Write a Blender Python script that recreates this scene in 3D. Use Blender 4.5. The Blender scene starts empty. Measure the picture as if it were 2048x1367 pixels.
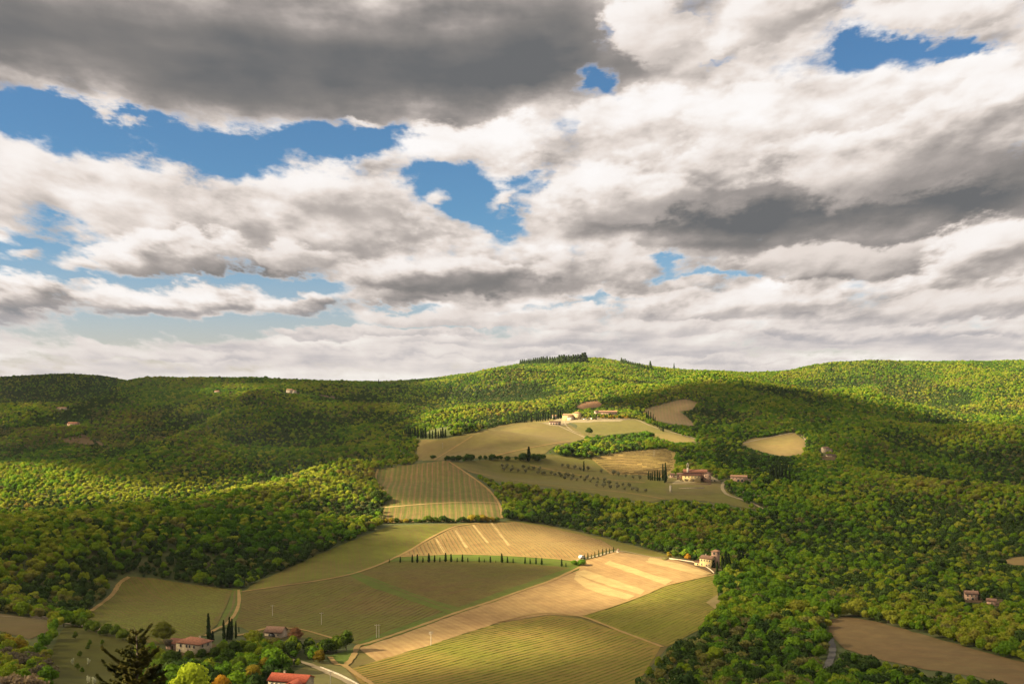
import bpy, bmesh, math, random
import numpy as np
from mathutils import Vector, Matrix
from mathutils.geometry import delaunay_2d_cdt

random.seed(7)
rng = np.random.default_rng(11)
R = math.radians
scene = bpy.context.scene
COL = scene.collection

# ------------------------------------------------------------------ camera
F = 2200.0            # focal length in units of the 2048-wide photograph
CX, YH = 1024.0, 770.0   # optical axis column, row of the true horizon
Z0 = 160.0            # eye height above the datum
cam_d = bpy.data.cameras.new('camera')
cam = bpy.data.objects.new('camera', cam_d)
COL.objects.link(cam)
cam.location = (0, 0, Z0)
cam.rotation_euler = (R(90), 0, 0)
cam_d.sensor_width = 36.0
cam_d.lens = 36.0 * F / 2048.0
cam_d.shift_y = (YH - 683.5) / 2048.0
cam_d.clip_start = 1.0
cam_d.clip_end = 60000.0
scene.camera = cam

# ------------------------------------------------------------------ sun, exposure
SUN_AZ, SUN_EL = R(-104), R(30)       # azimuth clockwise from the view axis (+Y), elevation
S = Vector((math.sin(SUN_AZ) * math.cos(SUN_EL), math.cos(SUN_AZ) * math.cos(SUN_EL), math.sin(SUN_EL)))
sun_d = bpy.data.lights.new('sun', 'SUN')
sun_d.energy = 5.0
sun_d.angle = R(0.45)
sun_d.color = (1.0, 0.85, 0.56)
sun = bpy.data.objects.new('sun', sun_d)
COL.objects.link(sun)
sun.location = (-500, -100, 900)
sun.rotation_euler = S.to_track_quat('Z', 'Y').to_euler()

vs = scene.view_settings
scene.display_settings.display_device = 'sRGB'
vs.view_transform = 'Standard'
vs.look = 'None'
vs.exposure = 2.2
vs.gamma = 1.0
vs.use_curve_mapping = False
cy = scene.cycles
cy.use_denoising = True
cy.max_bounces = 5
cy.diffuse_bounces = 3
cy.glossy_bounces = 1
cy.transmission_bounces = 2
cy.transparent_max_bounces = 8
cy.sample_clamp_indirect = 4.0


# ------------------------------------------------------------------ node helper
class NT:
    """tiny expression builder over a node tree"""
    def __init__(s, tree):
        s.t = tree
        s.n = tree.nodes
        s.l = tree.links

    def node(s, typ, **kw):
        nd = s.n.new(typ)
        for k, v in kw.items():
            setattr(nd, k, v)
        return nd

    def put(s, sock, v):
        if isinstance(v, bpy.types.NodeSocket):
            s.l.new(v, sock)
        elif v is not None:
            sock.default_value = v

    def m(s, op, a, b=None, c=None, clamp=False):
        nd = s.node('ShaderNodeMath', operation=op, use_clamp=clamp)
        s.put(nd.inputs[0], a)
        s.put(nd.inputs[1], b)
        s.put(nd.inputs[2], c)
        return nd.outputs[0]

    def vm(s, op, a, b=None, scale=None):
        nd = s.node('ShaderNodeVectorMath', operation=op)
        s.put(nd.inputs[0], a)
        s.put(nd.inputs[1], b)
        if scale is not None:
            s.put(nd.inputs['Scale'], scale)
        return nd.outputs['Value'] if op in ('DOT_PRODUCT', 'LENGTH', 'DISTANCE') else nd.outputs['Vector']

    def xyz(s, x, y, z=0.0):
        nd = s.node('ShaderNodeCombineXYZ')
        s.put(nd.inputs[0], x); s.put(nd.inputs[1], y); s.put(nd.inputs[2], z)
        return nd.outputs[0]

    def sep(s, v):
        nd = s.node('ShaderNodeSeparateXYZ')
        s.put(nd.inputs[0], v)
        return nd.outputs

    def noise(s, vec, scale=1.0, detail=4.0, rough=0.5, lac=2.0, dist=0.0, dim='3D', col=False):
        nd = s.node('ShaderNodeTexNoise', noise_dimensions=dim)
        s.put(nd.inputs['Vector'], vec)
        nd.inputs['Scale'].default_value = scale
        nd.inputs['Detail'].default_value = detail
        nd.inputs['Roughness'].default_value = rough
        nd.inputs['Lacunarity'].default_value = lac
        nd.inputs['Distortion'].default_value = dist
        return nd.outputs['Color'] if col else nd.outputs['Fac']

    def ss(s, x, a, b, lo=0.0, hi=1.0):
        nd = s.node('ShaderNodeMapRange', interpolation_type='SMOOTHSTEP')
        s.put(nd.inputs[0], x)
        for i, v in enumerate((a, b, lo, hi)):
            s.put(nd.inputs[i + 1], v)
        return nd.outputs[0]

    def ramp(s, x, stops, interp='LINEAR'):
        nd = s.node('ShaderNodeValToRGB')
        cr = nd.color_ramp
        cr.interpolation = interp
        while len(cr.elements) > 1:
            cr.elements.remove(cr.elements[-1])
        for i, (p, c) in enumerate(stops):
            e = cr.elements[0] if i == 0 else cr.elements.new(p)
            e.position = p
            e.color = (c[0], c[1], c[2], 1)
        s.put(nd.inputs[0], x)
        return nd.outputs[0]

    def mix(s, f, a, b, typ='MIX'):
        nd = s.node('ShaderNodeMix', data_type='RGBA', blend_type=typ)
        s.put(nd.inputs[0], f)
        for k, v in ((6, a), (7, b)):
            s.put(nd.inputs[k], (v[0], v[1], v[2], 1) if isinstance(v, (tuple, list)) else v)
        return nd.outputs[2]


# ------------------------------------------------------------------ world: blue sky behind broken cumulus
def azel(px, py):
    az = math.atan((px - CX) / F)
    return az, math.atan((YH - py) / F * math.cos(az))

world = bpy.data.worlds.new('World')
scene.world = world
world.use_nodes = True
wt = world.node_tree
wt.nodes.clear()
W = NT(wt)
wd = W.node('ShaderNodeTexCoord').outputs['Generated']
dx, dy, dz = W.sep(wd)
az = W.m('ARCTAN2', dx, dy)
el = W.m('ARCSINE', dz)
elp = W.m('ADD', W.m('MAXIMUM', el, 0.0), 0.26)
inv = W.m('DIVIDE', 1.0, elp)
gx = W.m('MULTIPLY', az, inv)
gy = W.m('MULTIPLY', W.m('LOGARITHM', elp, math.e), 1.9)
C = W.xyz(gx, gy, 0.0)
uv = W.xyz(az, el, 0.0)
# irregular outlines: displace the layout with noise that shrinks towards the horizon
wn = W.noise(C, scale=4.4, detail=6.0, rough=0.62, col=True, dim='2D')
wv = W.vm('SUBTRACT', wn, (0.5, 0.5, 0.5))
wv = W.vm('MULTIPLY', wv, (0.21, 0.14, 0.0))
wv = W.vm('SCALE', wv, scale=elp)
uvw = W.vm('ADD', uv, wv)

def blob(vec, px, py, rx, ry, rot=0.0):
    """squared elliptical distance from a direction in the sky"""
    a, e = azel(px, py)
    mp = W.node('ShaderNodeMapping', vector_type='TEXTURE')
    W.put(mp.inputs['Vector'], vec)
    mp.inputs['Location'].default_value = (a, e, 0)
    mp.inputs['Rotation'].default_value = (0, 0, R(rot))
    mp.inputs['Scale'].default_value = (rx / F, ry / F, 1)
    v = W.vm('MULTIPLY', mp.outputs[0], (1, 1, 0))
    return W.vm('DOT_PRODUCT', v, v)

def after(vec, val):
    """the same vector, evaluated only once val is known (keeps few values alive at a time)"""
    return W.vm('ADD', vec, W.m('MULTIPLY', val, 1e-9))

def gsum(vec, items):
    tot = None
    for i, (px, py, rx, ry, rot, k) in enumerate(items):
        if i % 5 == 4:
            vec = after(vec, tot)
        g = W.m('MULTIPLY', W.m('POWER', math.exp(-1.0), blob(vec, px, py, rx, ry, rot)), k)
        tot = g if tot is None else W.m('ADD', tot, g)
    return tot

# openings of blue between the clouds: direction, radii, tilt, strength
HOLES = [
    (-60, 222, 160, 42, -4, 1.5), (150, 258, 160, 34, -8, 1.5), (350, 296, 150, 34, -7, 1.5), (520, 305, 140, 36, 3, 1.5),
    (690, 280, 110, 36, 9, 1.45), (800, 250, 60, 22, 20, 0.8),
    (905, 372, 75, 44, 0, 1.5), (860, 345, 45, 26, 0, 0.9), (1010, 440, 50, 42, -20, 1.3), (960, 410, 50, 32, -10, 1.0), (1045, 352, 32, 26, 0, 1.1),
    (120, 475, 90, 38, 0, 1.2), (30, 505, 60, 24, 0, 0.9), (215, 505, 60, 20, 0, 0.6), (268, 352, 44, 20, 0, 0.75), (610, 388, 34, 16, 0, 0.7),
    (1215, 150, 34, 40, 0, 1.3), (1220, 65, 22, 24, 0, 0.8), (1410, 128, 60, 12, 8, 0.9), (1360, 30, 30, 20, 0, 0.5),
    (1720, 105, 62, 34, 0, 1.4), (1840, 85, 60, 28, 5, 1.3), (1930, 78, 50, 22, 0, 1.2), (1690, 20, 40, 18, 0, 0.7),
    (330, 548, 200, 15, 0, 1.2), (590, 572, 110, 15, -4, 1.4), (1330, 525, 28, 24, 0, 1.3),
    (260, 660, 260, 24, 0, 1.3), (540, 648, 150, 17, 0, 1.2), (60, 540, 90, 11, 0, 1.0), (1480, 549, 130, 9, 0, 1.1), (1200, 608, 160, 10, 0, 1.0), (800, 618, 90, 8, 0, 0.8), (150, 722, 190, 9, 0, 0.55), (900, 655, 150, 8, 0, 1.0), (1650, 702, 220, 8, 0, 0.5), (1150, 738, 220, 7, 0, 0.4), (500, 735, 200, 7, 0, 0.35), (1900, 650, 120, 7, 0, 0.3),
]
# grey undersides and shaded masses
DARK = [
    (260, 60, 420, 105, -2, 0.44), (780, 120, 420, 85, 4, 0.42), (850, 165, 260, 45, 3, 0.22), (1100, 60, 170, 110, 10, 0.36), (450, 190, 330, 40, -6, 0.18), (-150, 60, 200, 90, 0, 0.3),
    (1060, 150, 150, 50, 15, 0.25),
    (430, 538, 170, 20, 0, 0.30), (660, 545, 160, 30, 0, 0.22), (260, 530, 60, 18, 0, 0.25), (500, 490, 260, 46, 0, 0.12),
    (60, 600, 120, 17, 0, 0.36), (290, 626, 110, 12, 0, 0.30), (600, 620, 110, 16, 0, 0.36), (10, 640, 50, 14, 0, 0.3),
    (900, 575, 200, 17, 0, 0.46), (1010, 540, 160, 30, 0, 0.22), (840, 598, 90, 8, 0, 0.30),
    (1480, 310, 200, 60, 0, 0.26), (1300, 440, 230, 34, 0, 0.42), (1560, 430, 260, 50, 0, 0.48), (1850, 350, 260, 60, 3, 0.44), (1960, 405, 160, 50, 0, 0.46),
    (1620, 500, 330, 26, 0, 0.22), (1800, 510, 210, 28, 6, 0.40), (1580, 530, 180, 14, 0, 0.25), (1400, 490, 120, 10, 0, 0.2),
    (1470, 95, 120, 22, 30, 0.24), (1300, 130, 90, 40, 20, 0.28), (1700, 200, 200, 30, 0, 0.10), (1950, 250, 160, 30, 0, 0.16), (1560, 60, 60, 40, 30, 0.2),
    (1700, 625, 260, 12, 0, 0.22), (1400, 630, 160, 10, 0, 0.18), (1950, 600, 160, 16, 0, 0.22), (1240, 560, 60, 20, 0, 0.2),
    (430, 700, 300, 12, 0, 0.15), (1250, 690, 400, 12, 0, 0.15), (1800, 690, 260, 10, 0, 0.15), (700, 735, 300, 10, 0, 0.14), (1500, 660, 300, 8, 0, 0.12),
]
LIGHT = [
    (900, 290, 110, 50, 0, 0.22), (1180, 260, 90, 60, 0, 0.22), (1120, 400, 60, 60, 0, 0.24), (1280, 220, 120, 40, 10, 0.2), (1640, 190, 120, 50, -20, 0.24),
    (1545, 300, 44, 24, 0, 0.30), (1960, 150, 120, 50, 0, 0.14), (1310, 40, 44, 60, 20, 0.22), (1500, 30, 120, 30, 0, 0.12), (480, 262, 180, 14, 5, 0.2), (80, 180, 120, 16, -22, 0.2),
    (40, 300, 100, 40, 0, 0.10), (300, 470, 110, 36, 0, 0.12), (700, 530, 44, 24, 0, 0.22), (90, 580, 70, 14, 0, 0.16), (380, 585, 110, 16, 0, 0.16), (640, 600, 60, 12, 0, 0.14),
    (1240, 505, 120, 16, 0, 0.12), (620, 690, 60, 14, 0, 0.22), (1450, 605, 120, 12, 0, 0.10), (2010, 470, 60, 30, 0, 0.22), (1250, 375, 120, 16, 0, 0.18),
]
uvs = W.vm('ADD', uv, W.vm('SCALE', wv, scale=0.55))
hs = gsum(uvw, HOLES)
fb = W.noise(C, scale=5.0, detail=7.0, rough=0.58, dim='2D')
vo = W.node('ShaderNodeTexVoronoi', voronoi_dimensions='2D', feature='F1', normalize=True)     # billows
W.put(vo.inputs['Vector'], W.vm('ADD', C, W.vm('SCALE', wv, scale=0.9)))
vo.inputs['Scale'].default_value = 8.0
vo.inputs['Detail'].default_value = 3.0
vo.inputs['Roughness'].default_value = 0.55
bl = W.m('MULTIPLY', vo.outputs['Distance'], 0.42)
hor = W.ss(el, 0.03, 0.085)                                         # 0 in the band of stratus over the horizon
st = W.noise(W.vm('MULTIPLY', uv, (7.0, 60.0, 1.0)), scale=1.0, detail=5.0, rough=0.55)
fw = W.noise(C, scale=18.0, detail=5.0, rough=0.62, dim='2D')
dens = W.m('ADD', W.m('SUBTRACT', 0.95, W.m('MULTIPLY', hs, 1.3)), W.m('MULTIPLY', W.m('SUBTRACT', fb, 0.5), 2.3))
dens = W.m('ADD', dens, W.m('MULTIPLY', W.m('SUBTRACT', 0.12, bl), 0.9))
dens = W.m('ADD', dens, W.m('MULTIPLY', W.m('SUBTRACT', fw, 0.5), 1.1))
dk = gsum(uvs, DARK)
dens = W.m('ADD', dens, W.m('MULTIPLY', dk, 0.9))
alpha = W.ss(dens, -0.24, 0.80)
# relief: noise sampled again a little towards the sun
C2 = W.vm('ADD', C, (-0.035, 0.05, 0.0))
fb2 = W.noise(C2, scale=4.6, detail=5.0, rough=0.52, dim='2D')
fb1 = W.noise(C, scale=4.6, detail=5.0, rough=0.52, dim='2D')
rel = W.m('SUBTRACT', fb1, fb2)
lt = gsum(after(uvs, alpha), LIGHT)
lum = W.m('ADD', W.m('SUBTRACT', 0.74, dk), lt)
calm = W.m('MAXIMUM', W.m('SUBTRACT', 1.0, W.m('MULTIPLY', dk, 1.7)), 0.22)       # thick cloud seen from below is smooth
lum = W.m('ADD', lum, W.m('MULTIPLY', W.m('MULTIPLY', W.m('MULTIPLY', rel, calm), 1.6), W.m('ADD', 0.35, W.m('MULTIPLY', hor, 0.65))))
lum = W.m('ADD', lum, W.m('MULTIPLY', W.m('MULTIPLY', W.m('SUBTRACT', bl, 0.09), calm), -0.35))
lum = W.m('ADD', lum, W.m('MULTIPLY', W.m('MULTIPLY', W.m('SUBTRACT', st, 0.5), W.m('SUBTRACT', 1.22, hor)), 0.85))
thin = W.ss(dens, 0.10, 0.85)
lum = W.m('ADD', W.m('MULTIPLY', lum, thin), W.m('MULTIPLY', W.m('MULTIPLY', W.m('ADD', lum, 0.86), 0.5), W.m('SUBTRACT', 1.0, thin)))
# single cumulus heads in front of that layer, far to near: direction, half width, half height, light on top, light on the base
BODIES = [
    (620, 692, 90, 18, 0, 0.90, 0.62), (300, 712, 240, 16, 0, 0.76, 0.56), (1000, 706, 320, 14, 0, 0.74, 0.54), (1420, 722, 280, 12, 0, 0.76, 0.56), (1750, 668, 300, 18, 0, 0.76, 0.46), (760, 668, 260, 16, 0, 0.74, 0.56),
    (1500, 612, 330, 34, 0, 0.84, 0.52), (1880, 618, 260, 36, 0, 0.78, 0.48), (930, 640, 260, 22, 0, 0.74, 0.60), (1300, 655, 300, 20, 0, 0.76, 0.60),
    (40, 590, 150, 46, 0, 0.92, 0.24), (240, 600, 130, 44, 0, 0.90, 0.30), (420, 596, 160, 40, 0, 0.92, 0.36), (600, 614, 120, 30, 0, 0.92, 0.26),
    (1190, 545, 160, 52, 0, 0.80, 0.46), (880, 552, 230, 50, 0, 0.86, 0.24), (1720, 525, 330, 44, 0, 0.72, 0.34), (1990, 505, 150, 70, 12, 0.90, 0.50),
    (480, 445, 420, 100, 0, 0.80, 0.50), (130, 380, 230, 95, 0, 0.86, 0.66), (620, 400, 240, 84, 0, 0.86, 0.58), (330, 505, 170, 46, 0, 0.90, 0.40), (600, 520, 130, 40, 0, 0.80, 0.46),
    (950, 285, 190, 58, 4, 0.98, 0.66),
    (1480, 330, 460, 150, 4, 0.92, 0.32), (1850, 290, 330, 150, 6, 0.94, 0.32), (1250, 395, 210, 70, 0, 0.92, 0.44), (1250, 270, 190, 90, 8, 0.98, 0.62), (1640, 215, 240, 80, 6, 0.98, 0.62),
    (868, 392, 46, 24, 20, 0.86, 0.66), (1012, 388, 34, 22, 40, 0.88, 0.70), (730, 246, 46, 14, 0, 0.92, 0.70), (42, 508, 34, 14, 0, 0.86, 0.62), (150, 524, 70, 20, 0, 0.88, 0.56), (1040, 604, 40, 14, 0, 0.84, 0.62), (1130, 604, 40, 12, 0, 0.82, 0.6),
    (1320, 60, 110, 90, 0, 0.92, 0.60), (1540, 40, 170, 70, 12, 0.88, 0.50), (1880, 20, 180, 40, 0, 0.86, 0.60),
]
bn = W.m('ADD', W.m('MULTIPLY', W.m('SUBTRACT', fb, 0.5), 1.7), W.m('ADD', W.m('MULTIPLY', W.m('SUBTRACT', fw, 0.5), 0.7), W.m('MULTIPLY', W.m('SUBTRACT', 0.11, bl), 1.3)))
bs = W.m('MULTIPLY', W.m('ADD', W.m('MULTIPLY', rel, 2.6), W.m('MULTIPLY', W.m('SUBTRACT', 0.10, bl), 2.1)), calm)
uvb = W.vm('ADD', uv, W.vm('SCALE', wv, scale=0.7))
for px, py, rx, ry, rot, lt_, lb_ in BODIES:
    a_, e_ = azel(px, py)
    mp = W.node('ShaderNodeMapping', vector_type='TEXTURE')
    W.put(mp.inputs['Vector'], after(uvb, W.m('ADD', lum, alpha)))
    mp.inputs['Location'].default_value = (a_, e_, 0)
    mp.inputs['Rotation'].default_value = (0, 0, R(rot))
    mp.inputs['Scale'].default_value = (rx / F, ry / F, 1)
    bx, by, _ = W.sep(mp.outputs[0])
    yy = W.m('MAXIMUM', by, W.m('MULTIPLY', by, -1.35))          # flatter underneath
    q = W.m('SQRT', W.m('ADD', W.m('MULTIPLY', bx, bx), W.m('MULTIPLY', yy, yy)))
    small = rx < 75
    D = W.m('ADD', W.m('SUBTRACT', 1.0, q), W.m('MULTIPLY', bn, 1.15 if small else 0.62))
    al = W.ss(D, 0.0, 0.85) if small else W.ss(D, -0.02, 0.30)
    g = W.m('ADD', W.m('SUBTRACT', by, W.m('MULTIPLY', bx, 0.28)), W.m('MULTIPLY', bs, 0.9))
    L = W.ss(g, -0.75, 0.55, lb_, lt_)
    L = W.m('ADD', L, W.m('MULTIPLY', bs, 0.16))
    nd = W.node('ShaderNodeMix', data_type='FLOAT')
    W.put(nd.inputs[0], al); W.put(nd.inputs[2], lum); W.put(nd.inputs[3], L)
    lum = nd.outputs[0]
    alpha = W.m('MAXIMUM', alpha, al)
ccol = W.ramp(lum, [(0.08, (0.148, 0.152, 0.158)), (0.24, (0.222, 0.210, 0.203)), (0.40, (0.345, 0.312, 0.294)),
                    (0.56, (0.55, 0.492, 0.455)), (0.72, (0.80, 0.718, 0.662)), (0.88, (0.95, 0.895, 0.855)), (1.0, (1.0, 0.97, 0.95))])
hz = W.ramp(lum, [(0.2, (0.44, 0.46, 0.52)), (0.5, (0.60, 0.565, 0.575)), (0.7, (0.76, 0.70, 0.67)), (1.0, (0.93, 0.88, 0.80))])
ccol = W.mix(hor, W.mix(0.75, ccol, hz), ccol)
sky = W.node('ShaderNodeTexSky', sky_type='NISHITA')
sky.sun_disc = False
sky.sun_elevation = SUN_EL
sky.sun_rotation = SUN_AZ
sky.altitude = 400
sky.air_density = 1.0
sky.dust_density = 0.6
sky.ozone_density = 2.0
bg_s = W.node('ShaderNodeBackground')
W.put(bg_s.inputs[0], W.mix(1.0, sky.outputs[0], W.mix(W.ss(el, 0.02, 0.16), (1.08, 0.98, 1.08), (0.56, 0.84, 1.02)), 'MULTIPLY'))
bg_s.inputs[1].default_value = 0.0228
bg_c = W.node('ShaderNodeBackground')
W.put(bg_c.inputs[0], ccol)
bg_c.inputs[1].default_value = 0.217
mx = W.node('ShaderNodeMixShader')
W.put(mx.inputs[0], alpha)
W.l.new(bg_s.outputs[0], mx.inputs[1])
W.l.new(bg_c.outputs[0], mx.inputs[2])
W.l.new(mx.outputs[0], W.node('ShaderNodeOutputWorld').inputs[0])
world.cycles.sampling_method = 'NONE'

# ------------------------------------------------------------------ terrain: heights known along sight lines, spread between by radial functions
# column, row (photograph) and distance ahead of the bare ground seen there
CTRL = [
    # valley floor and the fields
    (-300, 1380, 390), (0, 1367, 390), (200, 1350, 425), (385, 1302, 480), (575, 1372, 430), (640, 1350, 452), (715, 1292, 520), (860, 1290, 528),
    (1000, 1372, 452), (1300, 1385, 440), (1500, 1385, 430), (1650, 1378, 440), (1800, 1385, 445), (2048, 1385, 440), (2350, 1390, 440), (2048, 1340, 480),
    (1700, 1243, 600), (1850, 1290, 540), (2000, 1318, 505), (1440, 1185, 700), (1250, 1180, 700), (1310, 1288, 555), (1150, 1280, 560), (920, 1222, 628),
    (700, 1152, 730), (780, 1117, 805), (1140, 1130, 790), (1200, 1105, 840), (1425, 1135, 800), (1330, 1117, 845), (1000, 1115, 820),
    (900, 1055, 945), (1030, 1046, 985), (780, 1053, 940), (600, 1133, 760), (480, 1180, 690), (260, 1160, 700), (165, 1236, 565), (320, 1240, 580),
    (550, 1262, 550), (100, 1248, 535), (0, 1235, 550), (-300, 1240, 550), (1060, 1085, 890), (900, 1095, 860), (640, 1220, 620),
    # wooded spur on the left, from its foot to its crest
    (0, 1130, 660), (200, 1110, 725), (400, 1100, 770), (600, 1045, 900), (750, 1045, 960), (-300, 1130, 640),
    (-300, 1065, 760), (0, 1046, 800), (200, 1024, 880), (450, 997, 1010), (560, 968, 1090), (700, 934, 1210), (820, 890, 1440), (690, 985, 1060),
    # the hollow behind it (out of sight) and the left hills
    (-300, 1085, 1060), (0, 1078, 1060), (200, 1066, 1110), (450, 1044, 1210), (620, 1000, 1300), (740, 956, 1450),
    (0, 996, 1360), (200, 985, 1390), (400, 968, 1430), (0, 945, 1520), (250, 925, 1600), (0, 890, 1900), (-300, 900, 1850),
    (120, 870, 2000), (100, 838, 2220), (130, 818, 2350), (0, 815, 2400), (-300, 812, 2400), (190, 882, 1950), (300, 800, 2450), (450, 868, 1980), (400, 905, 1700),
    (433, 785, 2560), (582, 788, 2520), (640, 803, 2420), (700, 848, 2060), (600, 905, 1680), (560, 835, 2150), (740, 800, 2500),
    (250, 767, 2800), (370, 759, 2850), (510, 759, 2850), (600, 764, 2850), (680, 767, 2850), (750, 769, 2900), (800, 768, 3000),
    (130, 832, 2700), (0, 838, 2750), (-300, 835, 2750), (230, 800, 2900), (130, 795, 3150), (0, 790, 3200), (130, 772, 3300),
    (0, 757, 3500), (130, 750, 3500), (215, 757, 3450), (-300, 757, 3500),
    # striped vineyard and the hill with the hamlet
    (765, 1040, 985), (1003, 1040, 1000), (870, 985, 1095), (755, 942, 1195), (895, 923, 1240), (985, 992, 1095),
    (830, 922, 1270), (840, 880, 1450), (930, 900, 1360), (1000, 912, 1310), (1100, 892, 1400), (950, 869, 1560), (1060, 846, 1740), (1105, 846, 1790),
    (1150, 836, 1890), (1220, 830, 1960), (1250, 856, 1760), (1200, 868, 1680), (1330, 867, 1720), (1420, 884, 1640), (1310, 845, 1860),
    (850, 893, 1800), (960, 874, 1850), (1050, 852, 1960), (760, 905, 1650),
    (1200, 893, 1500), (1290, 913, 1430), (1200, 928, 1360), (1100, 943, 1290), (1200, 973, 1190), (1000, 945, 1245), (1050, 963, 1190), (1300, 1003, 1110),
    (1385, 958, 1240), (1475, 962, 1250), (1450, 978, 1205), (1525, 1023, 1120), (1440, 1003, 1140),
    (1150, 1040, 1030), (1300, 1070, 960), (1150, 1075, 930), (1370, 1090, 920),
    # wooded slopes on the right
    (1600, 1070, 1050), (1600, 1170, 770), (1800, 1165, 820), (1800, 1060, 1110), (1940, 1196, 760), (2040, 1125, 960), (1800, 965, 1400),
    (1655, 908, 1610), (1550, 892, 1660), (1600, 873, 1770), (1480, 890, 1640), (1700, 950, 1420), (1790, 900, 1760), (1700, 855, 2020),
    (1500, 850, 1980), (1385, 845, 1980), (1390, 808, 2180), (1300, 832, 2000), (1280, 822, 2080), (1180, 808, 2180), (1500, 800, 2330), (1280, 793, 2380), (1400, 776, 2480), (1500, 778, 2480), (1600, 788, 2430), (1750, 815, 2300), (1400, 792, 2760), (1500, 792, 2800), (1620, 800, 2760), (1750, 826, 2620), (1860, 850, 2480), (1280, 796, 2650),
    (1870, 880, 1980), (1930, 935, 1560), (1900, 1065, 1130), (1975, 1022, 1200), (2048, 992, 1240), (2000, 1010, 1430), (2060, 985, 1470), (2048, 930, 1640), (1960, 880, 1760), (2048, 848, 1860), (2350, 845, 1850), (2350, 1000, 1230), (2350, 1180, 780),
    (1990, 892, 2150), (2070, 880, 2200), (1950, 810, 2650), (2048, 795, 2650), (1800, 768, 2900), (1650, 768, 2980), (2350, 790, 2650),
    (1750, 724, 3250), (1900, 726, 3250), (2048, 724, 3250), (2350, 724, 3250), (1550, 748, 3350), (1650, 730, 3280), (1440, 745, 3380), (1300, 738, 3380), (1200, 719, 3350),
    (1130, 721, 3350), (1050, 729, 3350), (950, 747, 3250), (860, 760, 3150), (800, 772, 2950),
    (1100, 775, 2640), (950, 803, 2360), (850, 853, 2060), (900, 835, 2130), (1000, 815, 2260), (1250, 770, 2750), (780, 840, 2200),
]
# ground nobody sees in the photograph: the slope under the viewer and the country behind the ridges (x, y, height relative to the eye)
EXTRA = [(0, 0, -4), (-200, 0, -10), (250, 0, -14), (-300, -200, 0), (300, -200, 0), (0, 110, -44), (-60, 100, -40), (-300, 120, -55), (300, 120, -55), (0, 220, -76), (-300, 240, -86), (300, 240, -84),
         (-120, 330, -103), (150, 330, -103), (-450, 350, -106), (450, 350, -106),
         (-2600, 4200, -90), (-1600, 4100, -80), (-900, 3700, -90), (-400, 3800, -90), (200, 4100, -20), (900, 4100, -20), (1800, 4100, -20), (2800, 4000, -20),
         (-3000, 5400, -180), (-1000, 5400, -180), (1000, 5400, -120), (3000, 5400, -120), (-3000, 2500, -60), (3000, 2500, 0), (-2800, 1000, -120), (2800, 1000, -120), (-2500, -300, -60), (2500, -300, -60)]
pts = [((px - CX) / F * Y, Y, -(py - YH) / F * Y) for px, py, Y in CTRL] + EXTRA
P = np.array(pts) / 1000.0
KC = 0.05

def kern(ax, ay, bx, by):
    return -np.sqrt((ax[:, None] - bx[None]) ** 2 + (ay[:, None] - by[None]) ** 2 + KC * KC)

n = len(P)
A = np.zeros((n + 3, n + 3))
A[:n, :n] = kern(P[:, 0], P[:, 1], P[:, 0], P[:, 1]) - np.eye(n) * 2e-3
A[:n, n] = 1; A[:n, n + 1] = P[:, 0]; A[:n, n + 2] = P[:, 1]
A[n:, :n] = A[:n, n:].T
rhs = np.zeros(n + 3); rhs[:n] = P[:, 2]
wgt = np.linalg.solve(A, rhs)

GX0, GX1, GY0, GY1, GS = -2700.0, 2700.0, -300.0, 5200.0, 10.0
nx, ny = int((GX1 - GX0) / GS) + 1, int((GY1 - GY0) / GS) + 1
xs = GX0 + GS * np.arange(nx); ys = GY0 + GS * np.arange(ny)
# solved on a 40 m grid and refined bicubically is not needed: evaluate row blocks directly
HG = np.zeros((ny, nx))
X2, Y2 = np.meshgrid(xs / 1000, ys / 1000)
xf, yf = X2.ravel(), Y2.ravel()
hf = np.empty(xf.size)
for i in range(0, xf.size, 20000):
    a, b = xf[i:i + 20000], yf[i:i + 20000]
    hf[i:i + 20000] = kern(a, b, P[:, 0], P[:, 1]) @ wgt[:n] + wgt[n] + wgt[n + 1] * a + wgt[n + 2] * b
HG[:] = hf.reshape(ny, nx) * 1000

def vnoise(x, y, seed=0):
    """smooth value noise in -1..1"""
    xi, yi = np.floor(x).astype(np.int64), np.floor(y).astype(np.int64)
    fx, fy = x - xi, y - yi
    fx = fx * fx * fx * (fx * (fx * 6 - 15) + 10); fy = fy * fy * fy * (fy * (fy * 6 - 15) + 10)
    def h(a, b):
        v = (a * 374761393 + b * 668265263 + seed * 1442695041) & 0x7fffffff
        v = ((v ^ (v >> 13)) * 1274126177) & 0x7fffffff
        return ((v ^ (v >> 16)) & 0xffff) / 32767.5 - 1.0
    return (h(xi, yi) * (1 - fx) + h(xi + 1, yi) * fx) * (1 - fy) + (h(xi, yi + 1) * (1 - fx) + h(xi + 1, yi + 1) * fx) * fy

XM, YM = X2 * 1000, Y2 * 1000
# gullies and shoulders on the far wooded slopes, gentle swells on the fields
far = np.clip((YM - 1250) / 900, 0, 1) * np.clip((2700 + 500 * np.clip((XM + 450) / 500, 0, 1) - YM) / 450, 0, 1)
hill = np.exp(-(((XM - 110) / 330) ** 2 + ((YM - 1700) / 480) ** 2))
far = far * (1 - np.clip(hill * 1.6, 0, 1))
rid = 1 - 2 * np.abs(vnoise(XM / 330 + 3.1, YM / 480, 1))
HG += far * (32 * rid + 10 * vnoise(XM / 150, YM / 190, 2))
side = np.clip((YM - 760) / 400, 0, 1) * np.clip((XM - 330) / 220, 0, 1) * np.clip((2000 - YM) / 500, 0, 1)
HG += side * (9 * (1 - 2 * np.abs(vnoise(XM / 210 + 7.7, YM / 260, 12))) + 3 * vnoise(XM / 90, YM / 110, 13))
HG += 0.5 * vnoise(XM / 70, YM / 70, 3) * np.clip(YM / 400, 0, 1)

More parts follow.
